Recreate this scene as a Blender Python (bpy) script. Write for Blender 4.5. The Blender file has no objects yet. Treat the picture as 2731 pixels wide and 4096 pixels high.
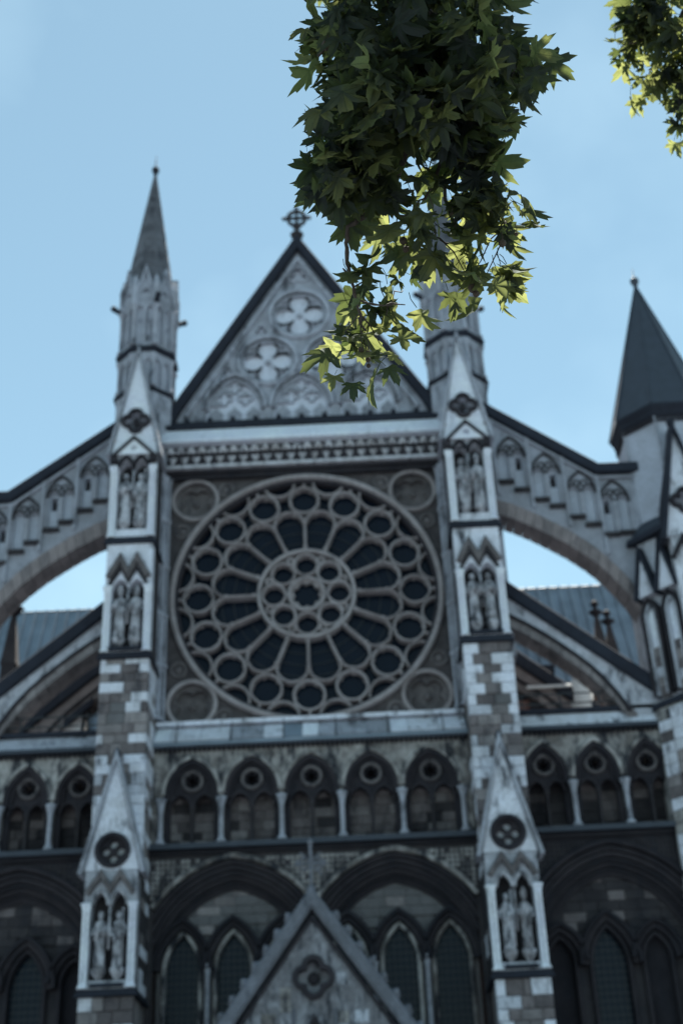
import bpy, math, random
from mathutils import Vector, Matrix
from mathutils.geometry import tessellate_polygon
PI = math.pi
R = math.radians
SC = bpy.context.scene
COL = SC.collection
rng = random.Random(7)

# ------------------------------------------------------------------ camera
CAM_POS = Vector((1.735, -44.107, 1.6))
YAW, PITCH, ROLL = 0.00702, 0.52001, -0.04405
FOC = 6.9
cd = bpy.data.cameras.new('camera')
cam = bpy.data.objects.new('camera', cd)
COL.objects.link(cam)
fw = Vector((-math.sin(YAW) * math.cos(PITCH), math.cos(YAW) * math.cos(PITCH), math.sin(PITCH)))
rt0 = Vector((math.cos(YAW), math.sin(YAW), 0))
up0 = rt0.cross(fw)
rt = math.cos(ROLL) * rt0 + math.sin(ROLL) * up0
up = -math.sin(ROLL) * rt0 + math.cos(ROLL) * up0
m3 = Matrix((rt, up, -fw)).transposed()
cam.matrix_world = Matrix.Translation(CAM_POS) @ m3.to_4x4()
cd.sensor_fit = 'VERTICAL'
cd.sensor_height = 36.0
cd.sensor_width = 24.0
cd.lens = 46.44
cd.clip_start = 0.1
cd.clip_end = 5000
cd.dof.use_dof = True
cd.dof.focus_distance = FOC
cd.dof.aperture_fstop = 1.65
SC.camera = cam

# ------------------------------------------------------------------ sky, sun, exposure
SUN_EL, SUN_AZ = R(66), R(9)          # azimuth measured from +Y (behind the church) towards +X
w = bpy.data.worlds.new('World')
SC.world = w
w.use_nodes = True
nt = w.node_tree
nt.nodes.clear()
sky = nt.nodes.new('ShaderNodeTexSky')
sky.sky_type = 'NISHITA'
sky.sun_disc = False
sky.sun_elevation = SUN_EL
sky.sun_rotation = SUN_AZ
sky.air_density = 1.0
sky.dust_density = 0.05
sky.ozone_density = 1.5
tc = nt.nodes.new('ShaderNodeTexCoord')
mp = nt.nodes.new('ShaderNodeMapping')
mp.inputs['Scale'].default_value = (1.0, 1.0, 1.3)
nz = nt.nodes.new('ShaderNodeTexNoise')
nz.inputs['Scale'].default_value = 2.3
nz.inputs['Detail'].default_value = 5
nz.inputs['Roughness'].default_value = 0.5
rp = nt.nodes.new('ShaderNodeMapRange')
rp.inputs[1].default_value = 0.47
rp.inputs[2].default_value = 0.78
rp.inputs[3].default_value = 0.0
rp.inputs[4].default_value = 0.4
hs = nt.nodes.new('ShaderNodeHueSaturation')
hs.inputs['Saturation'].default_value = 0.66
mul = nt.nodes.new('ShaderNodeMixRGB')
mul.blend_type = 'MULTIPLY'
mul.inputs[0].default_value = 1.0
mul.inputs[2].default_value = (0.74, 0.985, 0.94, 1)
mx = nt.nodes.new('ShaderNodeMixRGB')
mx.inputs[2].default_value = (5.6, 7.6, 8.4, 1)
bg = nt.nodes.new('ShaderNodeBackground')
bg.inputs['Strength'].default_value = 0.05
wo = nt.nodes.new('ShaderNodeOutputWorld')
L = nt.links.new
L(tc.outputs['Generated'], mp.inputs[0]); L(mp.outputs[0], nz.inputs['Vector'])
L(nz.outputs[0], rp.inputs[0]); L(sky.outputs[0], hs.inputs['Color']); L(hs.outputs[0], mul.inputs[1])
L(mul.outputs[0], mx.inputs[1]); L(rp.outputs[0], mx.inputs[0])
L(mx.outputs[0], bg.inputs[0]); L(bg.outputs[0], wo.inputs[0])
sd = bpy.data.lights.new('sun', 'SUN')
sd.energy = 5.0
sd.angle = R(0.53)
sd.color = (1.0, 0.95, 0.86)
sun = bpy.data.objects.new('sun', sd)
COL.objects.link(sun)
sun.location = (20, 60, 90)
sdir = Vector((math.sin(SUN_AZ) * math.cos(SUN_EL), math.cos(SUN_AZ) * math.cos(SUN_EL), math.sin(SUN_EL)))
sun.rotation_euler = sdir.to_track_quat('Z', 'Y').to_euler()
SC.view_settings.view_transform = 'Standard'
SC.view_settings.look = 'None'
SC.view_settings.gamma = 1.0
SC.view_settings.exposure = 1.88
SC.view_settings.use_curve_mapping = False
SC.render.engine = 'CYCLES'
SC.cycles.use_denoising = True
SC.cycles.max_bounces = 8
SC.cycles.transmission_bounces = 6
SC.cycles.transparent_max_bounces = 8

# ------------------------------------------------------------------ materials
def newmat(name):
    m = bpy.data.materials.new(name)
    m.use_nodes = True
    return m, m.node_tree, m.node_tree.nodes['Principled BSDF']

def stone(name, c1, c2, soot=0.45, sootc=(0.020, 0.023, 0.031), scale=1.0, vary=0.35, bump=0.25, rough=0.9, thr=0.52):
    """Weathered limestone: two tints, per-piece variation, streaky soot, fine grain."""
    m, t, b = newmat(name)
    c1 = (c1[0] * .91, c1[1] * .96, min(.86, c1[2] * 1.09))
    c2 = (c2[0] * .92, c2[1] * .96, c2[2] * 1.08)
    N = t.nodes.new
    K = t.links.new
    g = N('ShaderNodeNewGeometry')
    oi = N('ShaderNodeObjectInfo')
    a = N('ShaderNodeTexNoise'); a.inputs['Scale'].default_value = 1.3 * scale; a.inputs['Detail'].default_value = 7; a.inputs['Roughness'].default_value = .62
    K(g.outputs['Position'], a.inputs['Vector'])
    r1 = N('ShaderNodeMapRange'); r1.inputs[1].default_value = .36; r1.inputs[2].default_value = .64
    K(a.outputs[0], r1.inputs[0])
    mix1 = N('ShaderNodeMixRGB'); mix1.inputs[1].default_value = (*c1, 1); mix1.inputs[2].default_value = (*c2, 1)
    ad = N('ShaderNodeMath'); ad.operation = 'MULTIPLY_ADD'; ad.inputs[1].default_value = vary * 2
    ad.inputs[2].default_value = -vary
    K(oi.outputs['Random'], ad.inputs[0])
    ad2 = N('ShaderNodeMath'); ad2.operation = 'ADD'; ad2.use_clamp = True
    K(r1.outputs[0], ad2.inputs[0]); K(ad.outputs[0], ad2.inputs[1])
    K(ad2.outputs[0], mix1.inputs[0])
    mpn = N('ShaderNodeMapping'); mpn.inputs['Scale'].default_value = (2.2 * scale, 2.2 * scale, .75 * scale)
    K(g.outputs['Position'], mpn.inputs[0])
    s = N('ShaderNodeTexNoise'); s.inputs['Scale'].default_value = 1.0; s.inputs['Detail'].default_value = 8; s.inputs['Roughness'].default_value = .68
    K(mpn.outputs[0], s.inputs['Vector'])
    r2 = N('ShaderNodeMapRange'); r2.inputs[1].default_value = thr; r2.inputs[2].default_value = thr + .13; r2.inputs[4].default_value = soot
    K(s.outputs[0], r2.inputs[0])
    mix2 = N('ShaderNodeMixRGB'); mix2.inputs[2].default_value = (*sootc, 1)
    K(r2.outputs[0], mix2.inputs[0]); K(mix1.outputs[0], mix2.inputs[1])
    f = N('ShaderNodeTexNoise'); f.inputs['Scale'].default_value = 14; f.inputs['Detail'].default_value = 6
    K(g.outputs['Position'], f.inputs['Vector'])
    mix3 = N('ShaderNodeMixRGB'); mix3.blend_type = 'MULTIPLY'; mix3.inputs[0].default_value = .55
    r3 = N('ShaderNodeMapRange'); r3.inputs[1].default_value = .3; r3.inputs[2].default_value = .7; r3.inputs[3].default_value = .55; r3.inputs[4].default_value = 1.2
    K(f.outputs[0], r3.inputs[0]); K(mix2.outputs[0], mix3.inputs[1]); K(r3.outputs[0], mix3.inputs[2])
    K(mix3.outputs[0], b.inputs['Base Color'])
    b.inputs['Roughness'].default_value = rough
    b.inputs['Specular IOR Level'].default_value = .25
    bp = N('ShaderNodeBump'); bp.inputs['Strength'].default_value = bump; bp.inputs['Distance'].default_value = .03
    K(f.outputs[0], bp.inputs['Height']); K(bp.outputs[0], b.inputs['Normal'])
    return m

M = {}
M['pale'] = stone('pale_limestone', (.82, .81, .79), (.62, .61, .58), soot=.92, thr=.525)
M['panel'] = stone('cleaned_limestone', (.86, .86, .85), (.74, .74, .735), soot=.45, thr=.58)
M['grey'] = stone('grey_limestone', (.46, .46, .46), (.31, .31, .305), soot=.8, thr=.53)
M['white'] = stone('white_quoin_stone', (.78, .77, .75), (.62, .61, .58), soot=.7, thr=.55, vary=.35)
M['brown'] = stone('brown_ashlar', (.20, .168, .148), (.11, .093, .084), soot=.65, thr=.52, vary=.5)
M['tan'] = stone('tan_ashlar', (.31, .27, .235), (.18, .158, .14), soot=.6, thr=.53, vary=.5)
M['patchy'] = stone('sooty_limestone', (.50, .46, .39), (.17, .15, .125), soot=.96, thr=.47, scale=1.25)
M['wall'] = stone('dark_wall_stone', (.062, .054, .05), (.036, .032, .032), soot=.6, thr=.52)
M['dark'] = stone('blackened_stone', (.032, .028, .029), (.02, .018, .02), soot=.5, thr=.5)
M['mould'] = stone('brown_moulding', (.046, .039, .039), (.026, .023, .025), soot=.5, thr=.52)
M['tracery'] = stone('tracery_stone', (.39, .345, .305), (.29, .25, .22), soot=.45, thr=.57)
M['carved'] = stone('carved_stone', (.66, .635, .59), (.40, .37, .33), soot=.85, thr=.53, scale=1.8)
M['statue'] = stone('statue_stone', (.58, .56, .53), (.22, .205, .19), soot=.92, thr=.48, scale=2.2)
M['coping'] = stone('sooty_coping', (.03, .034, .042), (.022, .024, .03), soot=.3)
M['flyer'] = stone('flyer_stone', (.40, .40, .40), (.29, .29, .285), soot=.5, thr=.57)
M['flyer_panel'] = stone('flyer_panel_stone', (.46, .47, .47), (.38, .385, .385), soot=.2, thr=.62)
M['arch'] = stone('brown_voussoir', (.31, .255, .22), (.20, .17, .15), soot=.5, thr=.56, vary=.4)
M['spire'] = stone('spire_stone', (.16, .155, .15), (.09, .088, .088), soot=.6, thr=.5, vary=.6)
M['porch'] = stone('porch_stone', (.22, .22, .225), (.14, .14, .14), soot=.6, thr=.54)
M['porch_wall'] = stone('porch_wall_stone', (.42, .41, .39), (.19, .18, .17), soot=.9, thr=.5, scale=1.4)
M['deep'] = stone('tympanum_stone', (.17, .158, .142), (.13, .122, .11), soot=.45, thr=.55, vary=.3)
M['niche'] = stone('niche_limestone', (.58, .575, .56), (.40, .395, .38), soot=.92, thr=.51)
M['rosewall'] = stone('rose_spandrel_stone', (.115, .098, .085), (.065, .056, .052), soot=.5, thr=.53, scale=1.5)
M['roundel'] = stone('roundel_stone', (.19, .165, .145), (.11, .096, .086), soot=.6, thr=.52, scale=1.8)
M['gable_panel'] = stone('gable_panel_stone', (.72, .72, .715), (.60, .60, .595), soot=.5, thr=.57)
M['drum'] = stone('tower_limestone', (.50, .505, .51), (.40, .40, .40), soot=.45, thr=.6)
M['brick'] = stone('red_brick', (.30, .17, .13), (.22, .13, .10), soot=.3)

def simple(name, c, rough=.6, metal=0.0, spec=.5, nscale=6, amp=.35):
    m, t, b = newmat(name)
    n = t.nodes.new('ShaderNodeTexNoise'); n.inputs['Scale'].default_value = nscale; n.inputs['Detail'].default_value = 6
    g = t.nodes.new('ShaderNodeNewGeometry')
    t.links.new(g.outputs['Position'], n.inputs['Vector'])
    x = t.nodes.new('ShaderNodeMixRGB')
    x.inputs[1].default_value = (*[v * (1 - amp) for v in c], 1)
    x.inputs[2].default_value = (*[min(1, v * (1 + amp)) for v in c], 1)
    t.links.new(n.outputs[0], x.inputs[0])
    t.links.new(x.outputs[0], b.inputs['Base Color'])
    b.inputs['Roughness'].default_value = rough
    b.inputs['Metallic'].default_value = metal
    b.inputs['Specular IOR Level'].default_value = spec
    return m

M['glass'] = simple('leaded_window_glass', (.005, .009, .017), rough=.2, spec=.14, nscale=9, amp=.6)
M['lead'] = simple('roof_lead', (.17, .215, .26), rough=.5, spec=.5, nscale=1.1, amp=.55)
M['leadspire'] = simple('spire_lead', (.036, .045, .060), rough=.6, spec=.4, nscale=2.5, amp=.35)
M['iron'] = simple('dark_iron', (.012, .014, .018), rough=.5, nscale=20)
M['render'] = simple('white_render', (.68, .70, .70), rough=.8, nscale=3, amp=.12)
M['ground'] = simple('paving', (.09, .105, .13), rough=.9, nscale=.6, amp=.3)
M['bark'] = simple('twig_bark', (.055, .042, .032), rough=.9, nscale=60, amp=.4)
M['seed'] = simple('seed_ball', (.05, .036, .022), rough=.9, nscale=90, amp=.5)

def leafmat():
    m, t, b = newmat('plane_leaf')
    t.nodes.remove(b)
    N = t.nodes.new; K = t.links.new
    out = t.nodes['Material Output']
    at = N('ShaderNodeAttribute'); at.attribute_name = 'vein'
    vp = N('ShaderNodeMath'); vp.operation = 'POWER'; vp.inputs[1].default_value = 9
    K(at.outputs['Fac'], vp.inputs[0])
    rn = N('ShaderNodeAttribute'); rn.attribute_name = 'tone'
    oi = N('ShaderNodeObjectInfo')
    sm = N('ShaderNodeMath'); sm.operation = 'ADD'
    K(rn.outputs['Fac'], sm.inputs[0]); K(oi.outputs['Random'], sm.inputs[1])
    fr = N('ShaderNodeMath'); fr.operation = 'FRACT'; K(sm.outputs[0], fr.inputs[0])
    c1 = N('ShaderNodeMixRGB'); c1.inputs[1].default_value = (.10, .145, .035, 1); c1.inputs[2].default_value = (.66, .72, .24, 1)
    K(fr.outputs[0], c1.inputs[0])
    c2 = N('ShaderNodeMixRGB'); c2.inputs[2].default_value = (.22, .30, .08, 1)
    K(vp.outputs[0], c2.inputs[0]); K(c1.outputs[0], c2.inputs[1])
    g = N('ShaderNodeNewGeometry')
    n = N('ShaderNodeTexNoise'); n.inputs['Scale'].default_value = 55; n.inputs['Detail'].default_value = 4
    K(g.outputs['Position'], n.inputs['Vector'])
    c3 = N('ShaderNodeMixRGB'); c3.blend_type = 'MULTIPLY'; c3.inputs[0].default_value = .35
    K(c2.outputs[0], c3.inputs[1]); K(n.outputs[0], c3.inputs[2])
    tr = N('ShaderNodeBsdfTranslucent'); K(c3.outputs[0], tr.inputs[0])
    df = N('ShaderNodeBsdfDiffuse'); df.inputs[0].default_value = (.008, .012, .010, 1)
    ms = N('ShaderNodeMixShader'); ms.inputs[0].default_value = .30
    K(df.outputs[0], ms.inputs[1]); K(tr.outputs[0], ms.inputs[2])
    gl = N('ShaderNodeBsdfGlossy'); gl.inputs['Roughness'].default_value = .6; gl.inputs[0].default_value = (.5, .55, .55, 1)
    m2 = N('ShaderNodeMixShader'); m2.inputs[0].default_value = .035; K(ms.outputs[0], m2.inputs[1]); K(gl.outputs[0], m2.inputs[2])
    K(m2.outputs[0], out.inputs['Surface'])
    return m
M['leaf'] = leafmat()

# ------------------------------------------------------------------ mesh helpers
class MB:
    def __init__(s):
        s.v = []; s.f = []
    def add(s, vs, fs, T=None):
        o = len(s.v)
        s.v += [tuple(T @ Vector(p)) if T is not None else tuple(p) for p in vs]
        s.f += [tuple(i + o for i in q) for q in fs]
        return s
    def box(s, x0, x1, y0, y1, z0, z1, T=None):
        vs = [(x0, y0, z0), (x1, y0, z0), (x1, y1, z0), (x0, y1, z0), (x0, y0, z1), (x1, y0, z1), (x1, y1, z1), (x0, y1, z1)]
        return s.add(vs, [(0, 3, 2, 1), (4, 5, 6, 7), (0, 1, 5, 4), (1, 2, 6, 5), (2, 3, 7, 6), (3, 0, 4, 7)], T)
    def prism(s, poly, y0, y1, T=None):
        """closed outline in XZ (any winding) extruded from y0 (front) to y1"""
        return s.plate(poly, [], y0, y1, T, back=True)
    def plate(s, outer, holes, yf, yb, T=None, back=False):
        loops = [outer] + list(holes)
        flat = [p for l in loops for p in l]
        tris = tessellate_polygon([[Vector((p[0], p[1], 0)) for p in l] for l in loops])
        n = len(flat)
        vs = [(p[0], yf, p[1]) for p in flat] + [(p[0], yb, p[1]) for p in flat]
        fs = []
        for a, b, c in tris:
            A, B, C = flat[a], flat[b], flat[c]
            ar = (B[0] - A[0]) * (C[1] - A[1]) - (C[0] - A[0]) * (B[1] - A[1])
            if abs(ar) < 1e-10:
                continue
            if ar < 0:
                b, c = c, b
            fs.append((a, b, c))
            if back:
                fs.append((a + n, c + n, b + n))
        o = 0
        for k, l in enumerate(loops):
            ar = sum(l[i][0] * l[(i + 1) % len(l)][1] - l[(i + 1) % len(l)][0] * l[i][1] for i in range(len(l)))
            flip = (ar > 0) == (k == 0)
            for i in range(len(l)):
                a, b = o + i, o + (i + 1) % len(l)
                fs.append((a, a + n, b + n, b) if flip else (a, b, b + n, a + n))
            o += len(l)
        return s.add(vs, fs, T)
    def band(s, path, w, yf, yb, closed=False, bev=None, T=None):
        """moulded strip of half width w following a path in XZ"""
        if bev is None:
            bev = w * .5
        n = len(path)
        sec = [(-w, yb), (-w, yf + bev), (-w + bev, yf), (w - bev, yf), (w, yf + bev), (w, yb)]
        vs = []
        for i, p in enumerate(path):
            a = path[(i - 1) % n] if closed or i > 0 else p
            c = path[(i + 1) % n] if closed or i < n - 1 else p
            d1 = Vector((p[0] - a[0], p[1] - a[1])); d2 = Vector((c[0] - p[0], c[1] - p[1]))
            if d1.length < 1e-9: d1 = d2
            if d2.length < 1e-9: d2 = d1
            d1.normalize(); d2.normalize()
            n1 = Vector((-d1.y, d1.x)); n2 = Vector((-d2.y, d2.x))
            mt = n1 + n2
            if mt.length < 1e-6: mt = n1
            mt.normalize()
            k = 1 / max(.35, mt.dot(n1))
            for (u, y) in sec:
                vs.append((p[0] + mt.x * u * k, y, p[1] + mt.y * u * k))
        q = len(sec)
        fs = []
        for i in range(n if closed else n - 1):
            j = (i + 1) % n
            for e in range(q - 1):
                fs.append((i * q + e, i * q + e + 1, j * q + e + 1, j * q + e))
        if not closed:
            fs.append(tuple(range(q))[::-1]); fs.append(tuple((n - 1) * q + e for e in range(q)))
        return s.add(vs, fs, T)
    def lathe(s, prof, seg=10, T=None, rot=0.0):
        vs = []; fs = []
        for r, z in prof:
            for k in range(seg):
                a = 2 * PI * k / seg + rot
                vs.append((r * math.cos(a), r * math.sin(a), z))
        for i in range(len(prof) - 1):
            for k in range(seg):
                k2 = (k + 1) % seg
                fs.append((i * seg + k, i * seg + k2, (i + 1) * seg + k2, (i + 1) * seg + k))
        fs.append(tuple(range(seg))[::-1]); fs.append(tuple((len(prof) - 1) * seg + k for k in range(seg)))
        return s.add(vs, fs, T)
    def tube(s, pts, rad, seg=6, T=None):
        pts = [Vector(p) for p in pts]
        if not hasattr(rad, '__len__'):
            rad = [rad] * len(pts)
        vs = []; fs = []
        ref = Vector((.31, .17, .94))
        for i, p in enumerate(pts):
            d = (pts[min(i + 1, len(pts) - 1)] - pts[max(i - 1, 0)])
            if d.length < 1e-9: d = Vector((0, 0, 1))
            d.normalize()
            a = d.cross(ref)
            if a.length < .05: a = d.cross(Vector((1, 0, 0)))
            a.normalize(); b = d.cross(a)
            for k in range(seg):
                t = 2 * PI * k / seg
                vs.append(p + (a * math.cos(t) + b * math.sin(t)) * rad[i])
        for i in range(len(pts) - 1):
            for k in range(seg):
                k2 = (k + 1) % seg
                fs.append((i * seg + k, i * seg + k2, (i + 1) * seg + k2, (i + 1) * seg + k))
        fs.append(tuple(range(seg))[::-1]); fs.append(tuple((len(pts) - 1) * seg + k for k in range(seg)))
        return s.add(vs, fs, T)
    def ball(s, c, r, sx=1, sy=1, sz=1, seg=8, rings=5):
        prof = [(max(.02, math.sin(PI * i / rings)) * r, -math.cos(PI * i / rings) * r) for i in range(rings + 1)]
        return s.lathe(prof, seg, Matrix.Translation(c) @ Matrix.Diagonal((sx, sy, sz, 1)))
    def mesh(s, name, mat, smooth=False):
        me = bpy.data.meshes.new(name)
        me.from_pydata(s.v, [], s.f)
        me.materials.append(mat if not isinstance(mat, str) else M[mat])
        if smooth:
            me.polygons.foreach_set('use_smooth', [True] * len(me.polygons))
        me.update()
        return me
    def build(s, name, mat, parent=None, smooth=False, **props):
        return put(name, s.mesh(name, mat, smooth), parent, **props)

def put(name, me, parent=None, loc=None, **props):
    o = bpy.data.objects.new(name, me)
    COL.objects.link(o)
    if parent is not None:
        o.parent = parent
    if loc is not None:
        o.location = loc
    for k, v in props.items():
        o[k] = v
    return o

def thing(name, label, cat, loc=(0, 0, 0), group=None):
    o = bpy.data.objects.new(name, None)
    COL.objects.link(o)
    o.location = loc
    o.empty_display_size = .3
    o['label'] = label; o['category'] = cat
    if group: o['group'] = group
    return o

def part(name, parent, loc=(0, 0, 0)):
    o = bpy.data.objects.new(name, None)
    COL.objects.link(o)
    o.parent = parent; o.location = loc
    o.empty_display_size = .2
    return o

def circ(cx, cz, r, n=28, a0=0.0):
    return [(cx + r * math.cos(a0 + 2 * PI * k / n), cz + r * math.sin(a0 + 2 * PI * k / n)) for k in range(n)]

def arcp(cx, cz, r, a0, a1, n=10):
    return [(cx + r * math.cos(a0 + (a1 - a0) * k / n), cz + r * math.sin(a0 + (a1 - a0) * k / n)) for k in range(n + 1)]

def parch(cx, zs, hw, h, n=9):
    """pointed arch path from left spring over the apex to the right spring"""
    Rr = (hw * hw + h * h) / (2 * hw)
    a = math.atan2(h, (-hw + Rr) * -1) if False else None
    c = cx - hw + Rr
    ang = math.atan2(h, cx - c)
    left = [(c + Rr * math.cos(t), zs + Rr * math.sin(t)) for t in [PI + (ang - PI) * k / n for k in range(n + 1)]]
    left[-1] = (cx, zs + h)
    return left + [(2 * cx - x, z) for x, z in left[-2::-1]]

def flatarch(cx, za, hw, dr=0.0, n=12, Rr=3.8, c=.5):
    """low two-centred arch cut off at half width hw; dr steps the curve in or out"""
    pts = []
    for k in range(-n, n + 1):
        dx = hw * k / n
        if abs(dx) + c > Rr + dr - .02: continue
        pts.append((cx + dx, za - math.sqrt(Rr * Rr - c * c) + math.sqrt((Rr + dr) ** 2 - (abs(dx) + c) ** 2)))
    return pts

def lancet(cx, zb, zs, hw, h, n=7):
    """closed outline of a pointed opening"""
    return [(cx - hw, zb)] + parch(cx, zs, hw, h, n) + [(cx + hw, zb)]

def roundlan(cx, zb, zs, hw, n=8):
    return [(cx - hw, zb)] + [(cx - hw * math.cos(PI * k / n), zs + hw * math.sin(PI * k / n)) for k in range(n + 1)] + [(cx + hw, zb)]

def foil(cx, cz, d, r, n, rot=PI / 2, k=7):
    """n-foil outline: lobes of radius r centred at distance d"""
    sn = d * math.sin(PI / n)
    r = max(r, sn * 1.03)
    m = d * math.cos(PI / n) + math.sqrt(r * r - sn * sn)
    pts = []
    for i in range(n):
        a = rot + 2 * PI * i / n
        px, pz = cx + d * math.cos(a), cz + d * math.sin(a)
        e = (cx + m * math.cos(a + PI / n), cz + m * math.sin(a + PI / n))
        half = math.atan2(e[1] - pz, e[0] - px) - a
        half = (half + PI) % (2 * PI) - PI
        half = abs(half)
        for j in range(k):
            t = -half + 2 * half * j / k
            pts.append((px + r * math.cos(a + t), pz + r * math.sin(a + t)))
    return pts

def cusped(cx, cz, d, r, n=4, mc=.3, rot=PI / 2, h=2.18, k=8):
    """n round lobes divided by deep cusps"""
    pts = []
    for i in range(n):
        a = rot + 2 * PI * i / n
        px, pz = cx + d * math.cos(a), cz + d * math.sin(a)
        pts += [(px + r * math.cos(a - h + 2 * h * j / k), pz + r * math.sin(a - h + 2 * h * j / k)) for j in range(k + 1)]
        pts.append((cx + mc * math.cos(a + PI / n), cz + mc * math.sin(a + PI / n)))
    return pts

def rect(x0, x1, z0, z1):
    return [(x0, z0), (x1, z0), (x1, z1), (x0, z1)]

def stone_mesh():
    """unit dressed block, front face at y=-.5, with chamfered front arrises"""
    c = .06
    b = MB()
    vs = [(-.5, -.42, -.5), (.5, -.42, -.5), (.5, -.42, .5), (-.5, -.42, .5),
          (-.5 + c, -.5, -.5 + c), (.5 - c, -.5, -.5 + c), (.5 - c, -.5, .5 - c), (-.5 + c, -.5, .5 - c),
          (-.5, .5, -.5), (.5, .5, -.5), (.5, .5, .5), (-.5, .5, .5)]
    fs = [(4, 5, 6, 7), (0, 1, 5, 4), (1, 2, 6, 5), (2, 3, 7, 6), (3, 0, 4, 7),
          (0, 8, 9, 1), (1, 9, 10, 2), (2, 10, 11, 3), (3, 11, 8, 0)]
    return b.add(vs, fs)
STONE = {k: stone_mesh().mesh('stone', k) for k in ('white', 'brown', 'tan', 'pale', 'wall', 'patchy', 'deep', 'porch_wall', 'niche')}

def ashlar(parent, x0, x1, z0, z1, yf, course, wmin, wmax, pick, rg, depth=.16, quoin=None, skip=None):
    """courses of dressed stones, each its own object; front near yf, faces a little uneven"""
    z = z0
    row = 0
    while z < z1 - .05:
        h = min(course * rg.uniform(.88, 1.14), z1 - z)
        if z1 - z - h < .12: h = z1 - z
        x = x0
        while x < x1 - .02:
            wd = rg.uniform(wmin, wmax)
            if quoin and x == x0:
                wd = quoin[0] if row % 2 else quoin[1]
                wd *= rg.uniform(.6, 1.35)
            if x1 - x - wd < wmin * .6: wd = x1 - x
            elif quoin and x1 - x - wd < quoin[1] * 1.0 and x1 - x > quoin[0] * 1.3:
                wd = x1 - x - (quoin[1] if row % 2 else quoin[0])
                if wd < .12: wd = x1 - x
            cxm, czm = x + wd / 2, z + h / 2
            if not (skip and skip(cxm, czm)):
                edge = quoin is not None and (x == x0 or x + wd > x1 - .01)
                k = pick(cxm, czm, edge, rg)
                o = put('stone', STONE[k], parent)
                d = depth * rg.uniform(.9, 1.1)
                o.location = (cxm, yf + depth / 2 + rg.uniform(-.012, .012), czm)
                o.scale = (wd - .014, d, h - .014)
            x += wd
        z += h
        row += 1

def shaft(b, x, y, z0, z1, r, cap=True, seg=8):
    T = Matrix.Translation((x, y, 0))
    if cap:
        b.lathe([(r * 2.0, z0), (r * 2.0, z0 + r * .8), (r * 1.5, z0 + r * 1.4), (r * 1.1, z0 + r * 2.2), (r, z0 + r * 3),
                 (r, z1 - r * 5), (r * 1.3, z1 - r * 4.6), (r * 1.1, z1 - r * 4), (r * 1.9, z1 - r * 1.3), (r * 2.2, z1 - r), (r * 2.2, z1)], seg, T)
    else:
        b.lathe([(r, z0), (r, z1)], seg, T)
    return b

# ------------------------------------------------------------------ ground
g = MB()
n = 12
for i in range(n):
    for j in range(n):
        x0 = -1200 + 2400 * i / n; z0 = -1200 + 2400 * j / n
        g.add([(x0, z0, 0), (x0 + 200, z0, 0), (x0 + 200, z0 + 200, 0), (x0, z0 + 200, 0)], [(0, 1, 2, 3)])
g.build('ground', 'ground', kind='structure')

# ------------------------------------------------------------------ the transept front
ZC = 23.44          # rose centre height
church = thing('transept_front', 'gothic transept front with a great rose window and pointed gable between two statue-lined buttresses', 'church')

# body behind the front: solid flanks and transept roof
b = MB()
b.box(-5.5, 5.5, 1.6, 26, 0, 30.6)
b.build('flank_wall', 'wall', church)
b = MB()
b.add([(-5.3, 1.0, 31.4), (5.3, 1.0, 31.4), (0, 1.0, 40.0), (-5.3, 26, 31.4), (5.3, 26, 31.4), (0, 26, 40.0)],
      [(0, 1, 2), (3, 5, 4), (0, 2, 5, 3), (1, 4, 5, 2)])
b.build('transept_roof', 'lead', church)

# --- rose panel wall (hole for the rose), y 0..
rose_open = circ(0, ZC, 4.93, 72)
round_c = [(sx * 4.2, ZC + sz * 4.2) for sx in (-1, 1) for sz in (-1, 1)]
holes = [rose_open] + [circ(x, z, .82, 28) for x, z in round_c]
b = MB()
b.plate(rect(-5.62, 5.62, 18.2, 29.0), holes, 0.0, .45)
b.build('rose_panel', 'rosewall', church)
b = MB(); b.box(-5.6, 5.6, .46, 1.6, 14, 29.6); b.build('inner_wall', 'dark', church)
for (x, z) in round_c:
    rp_ = part('corner_roundel', church)
    b = MB(); b.band(circ(x, z, .86, 32), .075, -.14, .02, True); b.build('ring', 'tracery', rp_)
    b = MB(); b.plate(circ(x, z, .8, 28), [foil(x, z, .36, .32, 4, PI / 4)], .16, .34); b.build('foil_plate', 'roundel', rp_)
    b = MB(); b.prism(circ(x, z, .81, 20), .36, .44); b.build('backing', 'roundel', rp_)
    b = MB(); b.ball((x, .3, z), .14, 1, .8, 1); b.build('boss', 'roundel', rp_, True)
# small blind roundels in the corners round the big ring
for (sx, sz, ax, az) in [(-1, 1, 3.0, 4.62), (1, 1, 3.0, 4.62), (-1, -1, 3.05, 4.72), (1, -1, 3.05, 4.72), (-1, 1, 4.68, 2.85), (1, 1, 4.68, 2.85), (-1, -1, 4.7, 2.85), (1, -1, 4.7, 2.85)]:
    b = MB(); x, z = sx * ax, ZC + sz * az
    b.band(circ(x, z, .27, 16), .05, -.08, .02, True)
    b.ball((x, 0, z), .15, 1, .6, 1)
    b.build('small_roundel', 'roundel', church)

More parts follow.
